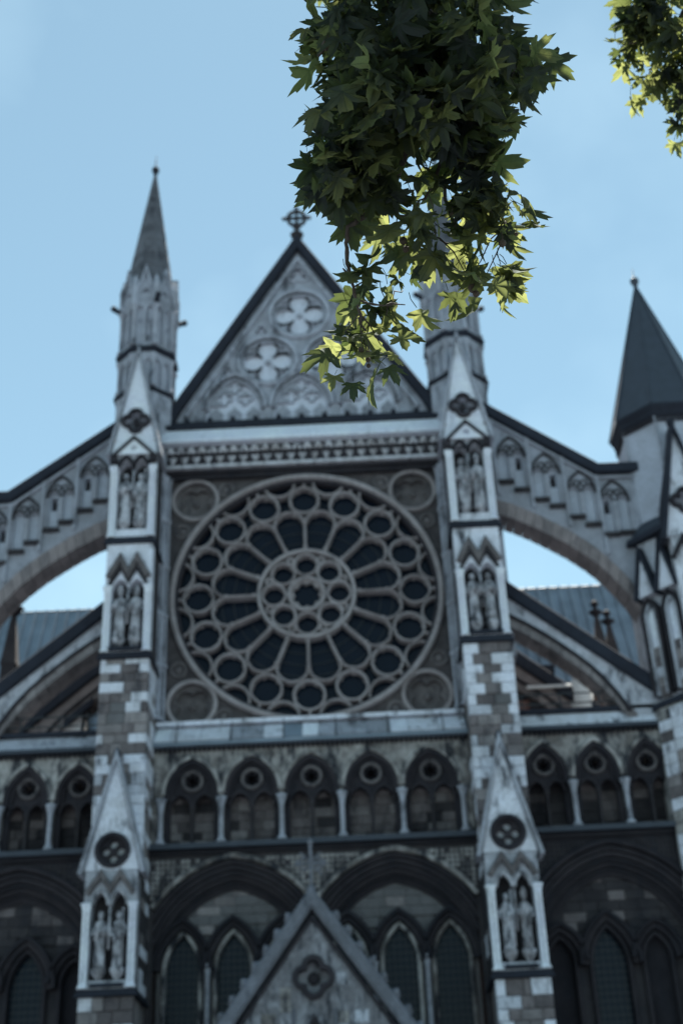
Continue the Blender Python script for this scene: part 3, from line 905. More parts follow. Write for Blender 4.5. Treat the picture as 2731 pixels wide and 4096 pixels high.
def buttress(sgn, label, seed):
    t = thing('buttress', label, 'buttress', (sgn * PX, 0, 0), 'twin stepped buttresses beside the rose')
    rg = random.Random(seed)
    hw = .84
    # solid core
    b = MB()
    b.box(-.78, .78, -2.5, -.45, 0, 9.0); b.box(-.78, .78, -2.0, .2, 9.0, 20.2)
    b.build('core', 'tan', t)
    # plain lower shaft, stones
    ashlar(t, -hw, hw, 5.6, 8.95, -2.72, .36, .34, .7, quoin_pick(.6), rg, depth=.3, quoin=(.62, .34))
    b = MB(); b.box(-hw - .12, hw + .12, -2.86, -.45, 8.96, 9.02); b.box(-hw - .06, hw + .06, -2.8, -.45, 9.02, 9.16); b.build('string_course', 'coping', t)
    # low niche stage
    def niche(zb, zt, yf, nz, ns, nh, w, mat='pale', depth=.5, name='niche'):
        nn = part(name, t)
        b = MB(); b.plate(rect(-hw + .02, hw - .02, zb, zt), [niche_hole(nz, ns, nh, w)], yf, yf + depth); b.build('niche_front', mat, nn)
        b = MB(); b.box(-hw + .021, hw - .021, yf + depth + .002, -.1, zb, zt); b.build('niche_back', 'wall', nn)  # darker stone here stands in for deep shadow inside the niche
        for s in (-1, 1):
            for dx in (.66, .78):
                b = MB(); shaft(b, s * dx, yf - .05, zb + .02, ns + .1, .055); b.build('edge_shaft', 'panel', nn, True)
        b = MB(); shaft(b, 0, yf + .02, nz + .9, ns + .06, .035, False); b.build('mullion', 'statue', nn, True)
        for s in (-1, 1):
            b = MB(); b.lathe([(.03, nz - .05), (.1, nz + .05), (.2, nz + .2), (.24, nz + .3), (.24, nz + .36)], 10, Matrix.Translation((s * w * .5, yf + .12, 0))); b.build('corbel', 'statue', nn, True)
        return nn
    n1 = niche(9.17, 12.72, -2.72, 9.42, 11.62, .5, .58, 'niche')
    b = MB(); b.band(zig(12.02, 12.62), .085, -2.92, -2.72); b.build('canopy', 'roundel', n1)
    b = MB(); b.band(parch(-.29, 11.66, .25, .42, 6), .05, -2.84, -2.7); b.band(parch(.29, 11.66, .25, .42, 6), .05, -2.84, -2.7); b.build('niche_arch', 'statue', n1)
    b = MB(); b.box(-.5, .5, -2.86, -2.73, 9.22, 9.32); b.build('ledge', 'coping', n1)
    # low gablet with quatrefoil roundel
    gb = part('low_gablet', t)
    out = [(-.86, 12.74), (.86, 12.74), (.80, 13.0), (0, 16.3), (-.80, 13.0)]
    b = MB(); b.plate(out, [circ(0, 13.36, .46, 28)], -2.74, -2.4); b.build('gablet_wall', 'pale', gb)
    b = MB(); b.prism(out, -2.39, -1.9); b.build('gablet_back', 'panel', gb)
    b = MB(); b.band(circ(0, 13.36, .5, 28), .07, -2.86, -2.7, True); b.build('roundel_ring', 'mould', gb)
    b = MB(); b.plate(circ(0, 13.36, .455, 28), [foil(math.cos(a) * .22, 13.36 + math.sin(a) * .22, .0, .12, 3) if False else circ(math.cos(a) * .225, 13.36 + math.sin(a) * .225, .125, 12) for a in (0, PI / 2, PI, -PI / 2)], -2.62, -2.41); b.build('quatrefoil', 'mould', gb)
    b = MB(); b.band([(-1.0, 12.62), (0, 16.5), (1.0, 12.62)], .07, -2.9, -1.95, False, .03); b.build('gablet_coping', 'grey', gb)
    b = MB(); b.ball((0, -2.75, 16.55), .13); b.lathe([(.05, 16.4), (.1, 16.6), (.05, 16.75)], 7, Matrix.Translation((0, -2.75, 0))); b.build('finial', 'coping', gb)
    # plain upper shaft with white quoins
    ashlar(t, -hw, hw, 12.75, 20.16, -2.2, .36, .34, .72, quoin_pick(.6), rg, depth=.3, quoin=(.66, .34), skip=lambda x, z: z < 14.5 and abs(x) < .4)
    # side quoins on the flank facing the rose
    for s in (-1, 1):
        z = 9.2
        k = 0
        while z < 20.1:
            h = .36
            if rg.random() < .6:
                y = -1.9 + rg.uniform(0, .1)
                for (ya, yb) in ((-1.88, -1.2), (-1.19, -.5), (-.49, .1)):
                    if rg.random() < .75:
                        o = put('stone', STONE[rg.choice(('pale', 'white', 'tan', 'pale'))], t)
                        o.location = (s * (hw - .06), (ya + yb) / 2, z + h / 2); o.rotation_euler = (0, 0, s * PI / 2)
                        o.scale = (yb - ya - .014, .12, h - .014)
            z += h
    b = MB(); b.box(-hw - .1, hw + .1, -2.34, .1, 20.17, 20.24); b.box(-hw - .05, hw + .05, -2.28, .1, 20.24, 20.4); b.build('string_course', 'coping', t)
    # middle niche stage
    n2 = niche(20.41, 24.68, -2.2, 20.62, 22.85, .42, .58)
    b = MB(); b.band(zig(23.3, 24.08), .10, -2.42, -2.2); b.build('canopy', 'roundel', n2)
    b = MB(); b.band(zig(23.05, 23.72, .66), .06, -2.32, -2.19); b.build('canopy_order', 'wall', n2)
    b = MB(); b.box(-.6, .6, -2.36, -2.21, 20.46, 20.56); b.build('ledge', 'coping', n2)
    b = MB(); b.box(-hw - .1, hw + .1, -2.34, .1, 24.69, 24.78); b.box(-hw - .04, hw + .04, -2.28, .1, 24.78, 24.94); b.build('string_course', 'coping', t)
    # top niche stage
    n3 = niche(24.95, 28.6, -2.2, 25.3, 27.85, .42, .56)
    b = MB(); b.band(parch(-.28, 27.9, .28, .5, 7), .07, -2.34, -2.19); b.band(parch(.28, 27.9, .28, .5, 7), .07, -2.34, -2.19); b.build('niche_arch', 'mould', n3)
    for s in (-1, 1):
        b = MB(); b.box(s * .73 - .13, s * .73 + .13, -2.42, -2.2, 28.1, 28.35); b.build('capital', 'mould', n3)
    b = MB(); b.plate([(-.7, 28.45), (.7, 28.45), (0, 29.15)], [circ(0, 28.72, .13, 14)], -2.36, -2.22); b.build('small_gablet', 'panel', n3)
    b = MB(); b.band([(-.82, 28.32), (0, 29.18), (.82, 28.32)], .055, -2.46, -2.22, False, .02); b.build('gablet_moulding', 'mould', n3)
    # pinnacle gable
    pg = part('pinnacle', t)
    out = [(-.86, 28.62), (.86, 28.62), (0, 33.2), (-.0001, 33.2)]
    out = [(-.86, 28.62), (.86, 28.62), (0, 33.2)]
    qf = foil(0, 30.0, .24, .2, 4, PI / 2, 7)
    b = MB(); b.plate(out, [qf], -2.2, -1.9); b.build('pinnacle_face', 'panel', pg)
    b = MB(); b.prism(out, -1.89, -.7); b.build('pinnacle_body', 'grey', pg)
    b = MB(); b.band(foil(0, 30.0, .26, .23, 4, PI / 2, 7), .075, -2.36, -2.18, True, .04); b.ball((0, -2.1, 30.0), .13, 1, .7, 1.6); b.build('quatrefoil', 'mould', pg)
    b = MB(); b.band([(-.98, 28.5), (0, 33.45), (.98, 28.5)], .06, -2.34, -.75, False, .03); b.build('pinnacle_coping', 'grey', pg)
    for s in (-1, 1):
        for zz in (29.2, 29.9):
            b = MB(); x = s * (.86 * (33.2 - zz) / 4.58 + .06); leafknob(b, x, -2.2, zz, .11); b.build('crocket', 'carved', pg, True)
    b = MB(); b.lathe([(.07, 33.3), (.12, 33.5), (.14, 33.6), (.05, 33.75)], 8, Matrix.Translation((0, -2.1, 0))); b.build('finial', 'coping', pg)
    return t
buttress(-1, 'stepped stone buttress with statue niches left of the rose window', 101)
buttress(1, 'stepped stone buttress with statue niches right of the rose window', 202)

# ------------------------------------------------------------------ statues
def statue_mesh(kind, h=2.0):
    """robed standing figure carved in stone, facing -Y; feet at z=0"""
    b = MB()
    prof = []
    seg = 16
    lv = [(0, .205, .17), (.06, .215, .175), (.25, .20, .16), (.5, .185, .15), (.58, .17, .135), (.64, .185, .14), (.74, .215, .145), (.80, .205, .125), (.835, .11, .09), (.855, .062, .06), (.875, .06, .062)]
    vs = []; fs = []
    for (t, rx, ry) in lv:
        for k in range(seg):
            a = 2 * PI * k / seg
            fold = 1 + (.10 * math.cos(7 * a + kind + 2.5 * t) if t < .6 else 0)
            vs.append((rx * fold * math.cos(a) * h / 2, ry * fold * math.sin(a) * h / 2, t * h))
    for i in range(len(lv) - 1):
        for k in range(seg):
            k2 = (k + 1) % seg
            fs.append((i * seg + k, i * seg + k2, (i + 1) * seg + k2, (i + 1) * seg + k))
    fs.append(tuple(range(seg))[::-1]); fs.append(tuple((len(lv) - 1) * seg + k for k in range(seg)))
    b.add(vs, fs)
    s = h / 2
    hz = .94 * h
    b.ball((0, -.01 * s, hz), .115 * s, .85, 1.0, 1.18, 10, 7)
    b.ball((0, -.125 * s, hz - .01 * s), .026 * s, .8, 1.0, 1.5, 6, 4)        # nose
    b.ball((0, -.085 * s, hz - .09 * s), .06 * s, 1, .8, 1.3 if kind % 2 else .7, 7, 4)   # beard or chin
    b.ball((0, .03 * s, hz + .02 * s), .125 * s, .95, .95, 1.15, 9, 6)        # hair
    if kind % 3 == 1:
        b.lathe([(.11 * s, hz + .07 * s), (.13 * s, hz + .13 * s), (.06 * s, hz + .32 * s), (.01, hz + .36 * s)], 10)   # pointed headdress
    sh = .765 * h
    for sd_ in (-1, 1):
        up_ = (kind + (sd_ > 0)) % 3
        el = (sd_ * .27 * s, -.06 * s, .58 * h)
        hand = [(sd_ * .06 * s, -.22 * s, .63 * h), (sd_ * .14 * s, -.25 * s, .70 * h), (sd_ * .10 * s, -.22 * s, .55 * h)][up_]
        b.tube([(sd_ * .16 * s, 0, sh), (sd_ * .235 * s, -.01, .70 * h), el, ((el[0] + hand[0]) / 2, (el[1] + hand[1]) / 2, (el[2] + hand[2]) / 2), hand],
               [.075 * s, .085 * s, .08 * s, .07 * s, .04 * s], 8)
        b.ball(hand, .048 * s, .8, 1, 1.2, 7, 5)
        b.tube([hand, (hand[0], hand[1] + .03, hand[2] - .18 * s), (el[0] * .8, -.12 * s, el[2] - .16 * s)], [.05 * s, .055 * s, .03 * s], 6)
    if kind % 3 == 2:
        b.tube([(.2 * s, -.2 * s, .05 * h), (.19 * s, -.24 * s, .5 * h), (.18 * s, -.22 * s, 1.0 * h)], .025 * s, 6)    # staff
        b.ball((.18 * s, -.22 * s, 1.02 * h), .05 * s)
    if kind % 3 == 0:
        b.box(-.09 * s, .09 * s, -.30 * s, -.235 * s, .585 * h, .69 * h)         # book
    for sd_ in (-1, 1):
        b.ball((sd_ * .08 * s, -.17 * s, .015 * h), .06 * s, .8, 1.6, .6, 7, 4)
    return b.mesh('statue', 'statue', True)
SM = {}
words = {0: 'topmost', 1: 'middle', 2: 'lowest'}
lev = [(25.66, 2.05, -2.0), (20.98, 1.9, -2.0), (9.78, 1.7, -2.55)]
what = {0: 'holding a book', 1: 'with a tall pointed headdress', 2: 'holding a long staff'}
kk = 0
for bs, bname in ((-1, 'left'), (1, 'right')):
    for li, (z, h, y) in enumerate(lev):
        for si, sname in ((-1, 'left'), (1, 'right')):
            kd = (kk * 2 + (kk // 3)) % 6
            key = (kd, h)
            if key not in SM: SM[key] = statue_mesh(kd, h)
            lab = f'weathered robed stone figure, {sname} of the pair in the {words[li]} niche of the {bname} buttress'
            put('statue', SM[key], None, (bs * PX + si * .285, y - .06, z), label=lab, category='statue', group='robed stone statues in the buttress niches')
            kk += 1

# ------------------------------------------------------------------ spired turrets behind the piers
def turret(sgn, label):
    t = thing('spired_turret', label, 'turret', (sgn * 6.37, .35, 0), 'twin octagonal spired turrets')
    S8 = PI / 8
    def octa(r): return r / math.cos(S8)
    b = MB(); b.lathe([(octa(1.12), 20.5), (octa(1.12), 32.5)], 8, None, S8); b.build('base_stage', 'grey', t)
    b = MB(); b.lathe([(octa(.93), 32.5), (octa(.93), 38.0)], 8, None, S8); b.build('core', 'grey', t)
    for z in (32.5, 34.55):
        b = MB(); b.lathe([(octa(1.05), z - .1), (octa(1.24), z), (octa(1.2), z + .12), (octa(1.06), z + .22)], 8, None, S8); b.build('string_course', 'coping', t)
    fw_ = 2 * 1.05 * math.tan(S8)
    for k in range(8):
        a = k * PI / 4
        T = Matrix.Rotation(a, 4, 'Z')
        h2 = fw_ / 2 - .01
        b = MB()
        hs = [lancet(s * .205, 32.78, 33.85, .15, .3, 5) for s in (-1, 1)]
        b.plate(rect(-h2, h2, 32.72, 34.45), hs, -1.05, -.9, T); b.build('lower_arcade', 'flyer', t)
        b = MB()
        hs = [lancet(s * .205, 34.95, 36.55, .15, .32, 5) for s in (-1, 1)]
        b.plate(rect(-h2, h2, 34.77, 37.15), hs, -1.06, -.9, T); b.build('upper_arcade', 'flyer', t)
        b = MB()
        for s in (-1, 1):
            shaft(b, s * .02 if False else s * .41, 0, 0, 0.01, .001, False) if False else None
        b.add([], [])
        # gablet over each face
        b = MB()
        b.plate([(-h2, 37.16), (h2, 37.16), (.36, 37.5), (0, 38.75), (-.36, 37.5)], [foil(0, 37.62, .09, .08, 3, PI / 2, 4)], -1.07, -.85, T)
        b.build('gablet', 'flyer', t)
        b = MB(); b.band([(-h2 - .02, 37.1), (0, 38.85), (h2 + .02, 37.1)], .05, -1.2, -.86, False, .02, T); b.build('gablet_coping', 'grey', t)
        # corner shafts and pinnacle blocks
        ac = a + PI / 8
        cx, cy = octa(1.06) * math.sin(ac), -octa(1.06) * math.cos(ac)
        b = MB(); shaft(b, cx, cy, 34.78, 36.9, .075); shaft(b, cx, cy, 32.74, 34.3, .07); b.build('corner_shaft', 'grey', t, True)
        b = MB(); b.lathe([(.1, 36.9), (.15, 37.0), (.15, 37.9), (.17, 37.95), (.1, 38.3), (.02, 38.5)], 6, Matrix.Translation((cx, cy, 0))); b.build('corner_pinnacle', 'grey', t)
    for k in (0, 2, 4, 6):
        ac = k * PI / 4 + PI / 8
        for aa in (ac,):
            dx, dy = math.sin(aa), -math.cos(aa)
            b = MB()
            b.tube([(dx * 1.1, dy * 1.1, 36.92), (dx * 1.3, dy * 1.3, 36.98), (dx * 1.5, dy * 1.5, 37.05)], [.12, .12, .1], 6)
            b.ball((dx * 1.53, dy * 1.53, 37.1), .14); b.build('gargoyle', 'coping', t)
    # spire of stone courses
    z = 37.9; n_ = 17; H = 45.2
    for i in range(n_):
        za, zb_ = z + (H - z) * i / n_, z + (H - z) * (i + 1) / n_
        ra, rb = [.99 * (H - q) / (H - z) + .035 for q in (za, zb_)]
        e = .012 if i % 2 else 0
        b = MB(); b.lathe([(octa(ra + e), za + .01), (octa(rb + e), zb_)], 8, None, S8); b.build('spire_course', 'spire', t)
    b = MB()
    for k in range(8):
        a = k * PI / 4 + PI / 8
        b.tube([(octa(1.0) * math.sin(a), -octa(1.0) * math.cos(a), z), (.04 * math.sin(a), -.04 * math.cos(a), H)], [.05, .03], 5)
    b.build('spire_rib', 'spire', t)
    b = MB(); b.lathe([(.05, 45.1), (.1, 45.3), (.17, 45.45), (.17, 45.58), (.07, 45.7), (.03, 45.8), (.012, 46.4)], 8); b.build('finial', 'coping', t, True)
    return t
turret(-1, 'slender octagonal turret with stone spire standing left of the gable')
turret(1, 'octagonal spired turret right of the gable, half hidden behind the hanging leaves')

# ------------------------------------------------------------------ flying buttresses
def interp(pts, x):
    for (a, b_) in zip(pts, pts[1:]):
        if a[0] <= x <= b_[0]:
            return a[1] + (b_[1] - a[1]) * (x - a[0]) / (b_[0] - a[0])
    return pts[-1][1]
def flyer_upper(sgn, label):
    t = thing('flying_buttress', label, 'flying buttress', (0, 0, 0), 'flying buttresses of the front')
    def mx_(p): return [(sgn * x, z) for x, z in p]
    top = [(7.0, 30.86), (11.25, 27.68), (13.0, 27.66)]
    sof = [(7.0, 26.25), (7.87, 25.9), (8.55, 25.52), (9.2, 25.1), (9.85, 24.65), (10.46, 24.13), (10.95, 23.62), (11.34, 23.12), (11.75, 22.5), (12.1, 21.8), (13.0, 21.5)]
    ext = [(x, z + .62) for x, z in sof]
    outer = ext + top[::-1]
    lc = [7.78, 8.36, 9.05, 9.60, 10.30, 10.86, 11.49, 12.08]
    lt = [28.86, 28.86, 28.02, 28.02, 27.14, 27.14, 26.66, 26.66]
    lb = [27.60, 27.22, 26.74, 26.43, 25.92, 25.56, 25.1, 25.15]
    lans = [roundlan(c, zb, zt - .17, .19) for c, zb, zt in zip(lc, lb, lt)]
    b = MB(); b.plate(mx_(outer), [mx_(l) for l in lans], -.5, -.36); b.build('web', 'flyer', t)
    sl = [(8.36, 28.42), (9.60, 27.58), (11.49, 26.3)]
    b = MB(); b.plate(mx_(outer), [mx_(rect(x - .115, x + .115, z - .29, z + .29)) for x, z in sl], -.352, .05); b.build('lancet_back', 'flyer_panel', t)
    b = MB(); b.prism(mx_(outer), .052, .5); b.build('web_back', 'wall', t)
    for c, zb in zip(lc, lb):
        b = MB(); b.box(sgn * c - .30, sgn * c + .30, -.68, -.48, zb - .17, zb - .02); b.build('lancet_sill', 'wall', t)
    for i, az in enumerate((29.55, 28.72, 27.84, 27.36)):
        c = (lc[2 * i] + lc[2 * i + 1]) / 2
        zs = lt[2 * i] - .22
        b = MB()
        b.band(mx_(parch(c, zs, .53, az - zs, 8)), .045, -.6, -.48, False, .02)
        for s in (-1, 1):
            b.band(circ(sgn * (c + s * .14), zs + .42, .12, 12), .03, -.56, -.49, True, .015)
            b.band(mx_(parch(lc[2 * i] if s < 0 else lc[2 * i + 1], lt[2 * i] - .17, .235, .3, 6)), .03, -.57, -.49, False, .015)
        b.build('blind_tracery', 'wall', t)
    for x in (7.45, 8.73, 10.0, 11.22):
        b = MB(); zt = interp(top, x) - .1; zb = interp(ext, x)
        b.box(sgn * x - .06, sgn * x + .06, -.62, -.49, zb + .3, zt); b.build('pilaster', 'flyer', t)
    b = MB(); b.band(mx_([(7.0, 31.05), (11.28, 27.86), (13.0, 27.84)]), .2, -.78, .78, False, .03); b.build('coping', 'coping', t)
    b = MB(); b.band(mx_([(7.0, 30.68), (11.2, 27.5), (13.0, 27.48)]), .06, -.64, -.49, False, .03); b.build('coping_moulding', 'flyer', t)
    # voussoirs of the arch
    n_ = 16
    for i in range(n_):
        xa = 7.0 + (12.1 - 7.0) * i / n_; xb = 7.0 + (12.1 - 7.0) * (i + 1) / n_ - .015
        za, zb = interp(sof, xa), interp(sof, xb)
        b = MB(); e = .012 * (i % 3)
        b.prism(mx_([(xa, za), (xb, zb), (xb + .12, zb + .6), (xa + .12, za + .6)]), -.56 - e, .56); b.build('voussoir', 'arch', t)
    return t
def flyer_lower(sgn, label, yo=0.0, group='flying buttresses of the front', mat='grey', drop=0):
    t = thing('flying_buttress', label, 'flying buttress', (0, yo, drop), group)
    def mx_(p): return [(sgn * x, z) for x, z in p]
    top = [(7.0, 23.25), (12.4, 18.75)]
    sof = [(7.0, 21.65), (7.78, 21.17), (8.45, 20.7), (9.06, 20.2), (9.5, 19.82), (9.95, 19.38), (10.4, 18.85), (10.8, 18.25), (11.15, 17.6), (11.6, 17.3), (12.4, 17.2)]
    mid = [(x, z + .42) for x, z in sof]
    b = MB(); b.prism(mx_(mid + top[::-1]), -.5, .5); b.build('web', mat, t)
    b = MB(); b.band(mx_([(7.0, 23.22), (12.4, 18.72)]), .24, -.72, .72, False, .04); b.build('coping', 'coping', t)
    b = MB(); b.band(mx_(mid[:-2]), .06, -.66, -.48, False, .03); b.build('arch_moulding', 'mould', t)
    n_ = 13
    for i in range(n_):
        xa = 7.0 + 4.3 * i / n_; xb = 7.0 + 4.3 * (i + 1) / n_ - .015
        za, zb = interp(sof, xa), interp(sof, xb); e = .012 * (i % 3)
        b = MB(); b.prism(mx_([(xa, za), (xb, zb), (xb + .1, zb + .42), (xa + .1, za + .42)]), -.55 - e, .55); b.build('voussoir', 'tan', t)
    return t
flyer_upper(-1, 'high flying buttress with blind tracery panels running out to the left edge')
flyer_upper(1, 'high flying buttress with blind tracery panels between right buttress and corner tower')
flyer_lower(-1, 'low pale flying buttress under the high one at the left edge', mat='niche')
flyer_lower(1, 'low pale flying buttress under the high one beside the corner tower', mat='niche')
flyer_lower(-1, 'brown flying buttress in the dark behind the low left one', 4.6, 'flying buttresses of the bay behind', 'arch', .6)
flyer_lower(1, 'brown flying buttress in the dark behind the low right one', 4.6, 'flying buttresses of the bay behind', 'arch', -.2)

# ------------------------------------------------------------------ corner tower on the right
def tower():
    t = thing('corner_tower', 'octagonal stone corner tower with dark lead spire at the right edge', 'tower', (14.3, .2, 0))
    S8 = PI / 8
    def octa(r): return r / math.cos(S8)
    b = MB(); b.lathe([(octa(1.72), 18), (octa(1.72), 29.9)], 8, None, S8); b.build('drum', 'drum', t)
    for k in range(8):
        a = k * PI / 4 + PI / 8
        cx, cy = octa(1.72) * math.sin(a), -octa(1.72) * math.cos(a)
        b = MB(); shaft(b, cx, cy, 24.5, 29.7, .07, False); b.build('corner_shaft', 'grey', t)
    b = MB(); b.lathe([(octa(1.75), 29.5), (octa(1.86), 29.62), (octa(1.86), 29.75), (octa(1.96), 29.9), (octa(1.96), 30.02)], 8, None, S8); b.build('eaves', 'coping', t)
    b = MB()
    for k in range(8):
        T = Matrix.Rotation(k * PI / 4, 4, 'Z')
        for i in range(9):
            x = -.66 + i * .165
            b.box(x - .05, x + .05, -1.84, -1.7, 29.3, 29.48, T)
    b.build('corbel_table', 'mould', t, kind='stuff')
    H = 37.4
    for k in range(8):
        a0, a1 = k * PI / 4 + PI / 8, (k + 1) * PI / 4 + PI / 8
        r = octa(1.98)
        p0 = (r * math.sin(a0), -r * math.cos(a0), 30.02); p1 = (r * math.sin(a1), -r * math.cos(a1), 30.02)
        b = MB(); b.add([p0, p1, (0, 0, H), (0, 0, 30.02)], [(0, 1, 2), (1, 0, 3)]); b.build('lead_panel', 'leadspire', t)
        b = MB(); b.tube([p0, (0, 0, H)], [.055, .04], 5); b.build('lead_roll', 'leadspire', t)
    b = MB(); b.lathe([(.05, 37.2), (.1, 37.35), (.19, 37.55), (.19, 37.65), (.08, 37.78), (.03, 37.85), (.012, 38.3)], 8); b.build('finial', 'leadspire', t, True)
    # lower polygonal stage
    def poly(e, z0, z1, nm, mat):
        P = [(-1.05 - e, -2.4 - e), (1.05 + e, -2.4 - e), (2.3 + e, -.9), (2.3 + e, 1.8), (-2.3 - e, 1.8), (-2.3 - e, -.95)]
        b = MB()
        n_ = len(P)
        b.add([(x, y, z0) for x, y in P] + [(x, y, z1) for x, y in P], [tuple(range(n_))[::-1], tuple(n_ + i for i in range(n_))] + [(i, (i + 1) % n_, n_ + (i + 1) % n_, n_ + i) for i in range(n_)])
        return b.build(nm, mat, t)
    poly(-.3, 18.0, 24.4, 'lower_stage', 'niche')
    poly(0.05, 24.42, 24.62, 'string_course', 'coping')
    b = MB(); P = [(-1.0, -2.35), (1.0, -2.35), (2.25, -.9), (2.25, 1.8), (-2.25, 1.8), (-2.25, -.95)]
    Q = [(-.72, -1.72), (.72, -1.72), (1.72, -.72), (1.72, .72), (-1.72, .72), (-1.72, -.72)]
    b.add([(x, y, 24.62) for x, y in P] + [(x, y, 25.4) for x, y in Q], [(i, (i + 1) % 6, 6 + (i + 1) % 6, 6 + i) for i in range(6)]); b.build('weathering', 'leadspire', t)
    poly(0.1, 17.95, 18.15, 'string_course', 'coping')
    poly(0.0, 0, 17.94, 'base', 'patchy')
    # gables and blind niches on the diagonal face
    ax, ay, bx, by = -2.15, -.9, -1.0, -2.22
    ang = math.atan2(by - ay, bx - ax)
    T = Matrix.Translation((ax, ay, 0)) @ Matrix.Rotation(ang, 4, 'Z')
    Ld = math.hypot(bx - ax, by - ay)
    for i, c in enumerate((Ld * .2, Ld * .72)):
        b = MB(); b.plate([(c - .4, 22.2), (c + .4, 22.2), (c, 23.85)], [], -.16, .25, T, True); b.build('side_gablet', 'pale', t)
        b = MB(); b.band([(c - .44, 22.1), (c, 24.0), (c + .44, 22.1)], .055, -.34, .2, False, .03, T); b.build('gablet_coping', 'coping', t)
        b = MB(); b.band([(c - .33, 18.4)] + parch(c, 21.3, .33, .75, 7) + [(c + .33, 18.4)], .05, -.26, .12, False, .03, T); b.build('blind_lancet', 'mould', t)
        b = MB(); b.band([(c - .2, 18.4)] + parch(c, 21.3, .2, .5, 7) + [(c + .2, 18.4)], .045, -.2, .12, False, .02, T); b.build('lancet_order', 'niche', t)
        b = MB(); b.prism(lancet(c, 20.2, 21.3, .17, .42, 6), -.06, .1, T); b.build('lancet_panel', 'panel', t)
        for q in range(5):
            b = MB(); b.box(c - .165, c + .165, -.06, .1, 18.35 + q * .37, 18.35 + q * .37 + .35, T); b.build('lancet_stone', ('brown', 'tan', 'niche', 'brown', 'tan')[(q + i) % 5], t)
    # front niche stage with gable (mostly cut by the picture edge)
    gx0 = -.45
    nn = part('niche', t)
    b = MB(); b.plate(rect(-1.15, .4, 18.4, 24.38), [[(p[0] + gx0 + .1, p[1]) for p in niche_hole(19.2, 22.2, .5, .6)]], -2.5, -2.1); b.build('niche_front', 'pale', nn)
    out = [(-1.3, 23.9), (.5, 23.9), (-.38, 28.3)]
    b = MB(); b.plate(out, [foil(-.4, 25.3, .24, .2, 4, PI / 2, 7)], -2.55, -2.25); b.build('gable_face', 'pale', nn)
    b = MB(); b.prism(out, -2.24, -1.4); b.build('gable_body', 'grey', nn)
    b = MB(); b.band(foil(-.4, 25.3, .26, .23, 4, PI / 2, 7), .08, -2.7, -2.5, True, .04); b.build('quatrefoil', 'mould', nn)
    b = MB(); b.band([(-1.42, 23.7), (-.38, 28.55), (.62, 23.7)], .085, -2.75, -1.4, False, .03); b.build('gable_coping', 'coping', nn)
    b = MB(); b.ball((-.38, -2.5, 28.7), .17); b.build('gable_finial', 'coping', nn)
    b = MB(); b.band([(-1.2, 23.0), (-.75, 23.8), (-.4, 23.1), (0, 23.8), (.4, 23.0)], .09, -2.7, -2.48, False, .03); b.build('canopy', 'mould', nn)
    rg = random.Random(404)
    ashlar(t, -1.0, 1.0, 12.0, 17.9, -2.46, .4, .4, .8, lambda x, z, e, r: r.choice(('white', 'brown', 'tan', 'pale')), rg, depth=.2)
    for zz in range(15):
        z = 12.0 + zz * .39
        for (u0, u1) in ((.03, .55), (.57, 1.1), (1.12, 1.68)):
            o = put('stone', STONE[rg.choice(('pale', 'tan', 'brown', 'white', 'patchy'))], t)
            T2 = Matrix.Translation((-2.3, -.95, 0)) @ Matrix.Rotation(math.atan2(-1.45, 1.25), 4, 'Z') @ Matrix.Translation(((u0 + u1) / 2, -.02, z + .2))
            o.matrix_local = T2 @ Matrix.Diagonal((u1 - u0 - .014, .1, .37, 1))
    return t
tower()
put('statue', statue_mesh(4, 2.1), None, (13.72, -2.2, 19.6), label='weathered robed stone figure in the niche of the corner tower, beside the right picture edge', category='statue')

# ------------------------------------------------------------------ nave roofs and things behind
def nave_roof(sgn, label):
    t = thing('lead_roof', label, 'roof', (0, 0, 0), 'lead roofs either side of the transept')
    x0, x1 = (5.5, 40) if sgn > 0 else (-40, -5.5)
    y0, z0, y1, z1 = 9.9, 20.4, 14.0, 30.05
    b = MB(); b.add([(x0, y0, z0), (x1, y0, z0), (x1, y1, z1), (x0, y1, z1), (x0, y1 + 7, z0), (x1, y1 + 7, z0)], [(0, 1, 2, 3), (3, 2, 5, 4), (0, 3, 4), (1, 5, 2)]); b.build('slope', 'lead', t)
    L_ = math.hypot(y1 - y0, z1 - z0); dy, dz = (y1 - y0) / L_, (z1 - z0) / L_
    rm = MB().tube([(0, y0 - dz * .03, z0 + dy * .03), (0, y1 - dz * .03, z1 + dy * .03)], .075, 6).mesh('lead_roll', 'lead')
    x = 6.0
    while x < 21:
        put('lead_roll', rm, t, (sgn * x, 0, 0)); x += .52
    b = MB(); b.tube([(x0, y1, z1 - .02), (x1, y1, z1 - .02)], .06, 6); b.build('ridge_roll', 'leadspire', t)
    b = MB(); b.box(x0, x1, y0 - .5, y0 + .6, 0, z0 - .02); b.build('clerestory_wall', 'wall', t)
    b = MB(); b.box(x0, x1, y0 - .7, y0 + .1, z0 - .5, z0 - .1); b.build('parapet', 'grey', t)
    return t
nave_roof(-1, 'steep blue-grey lead roof seen under the flying buttresses at the left')
nave_roof(1, 'steep blue-grey lead roof seen under the flying buttresses at the right')

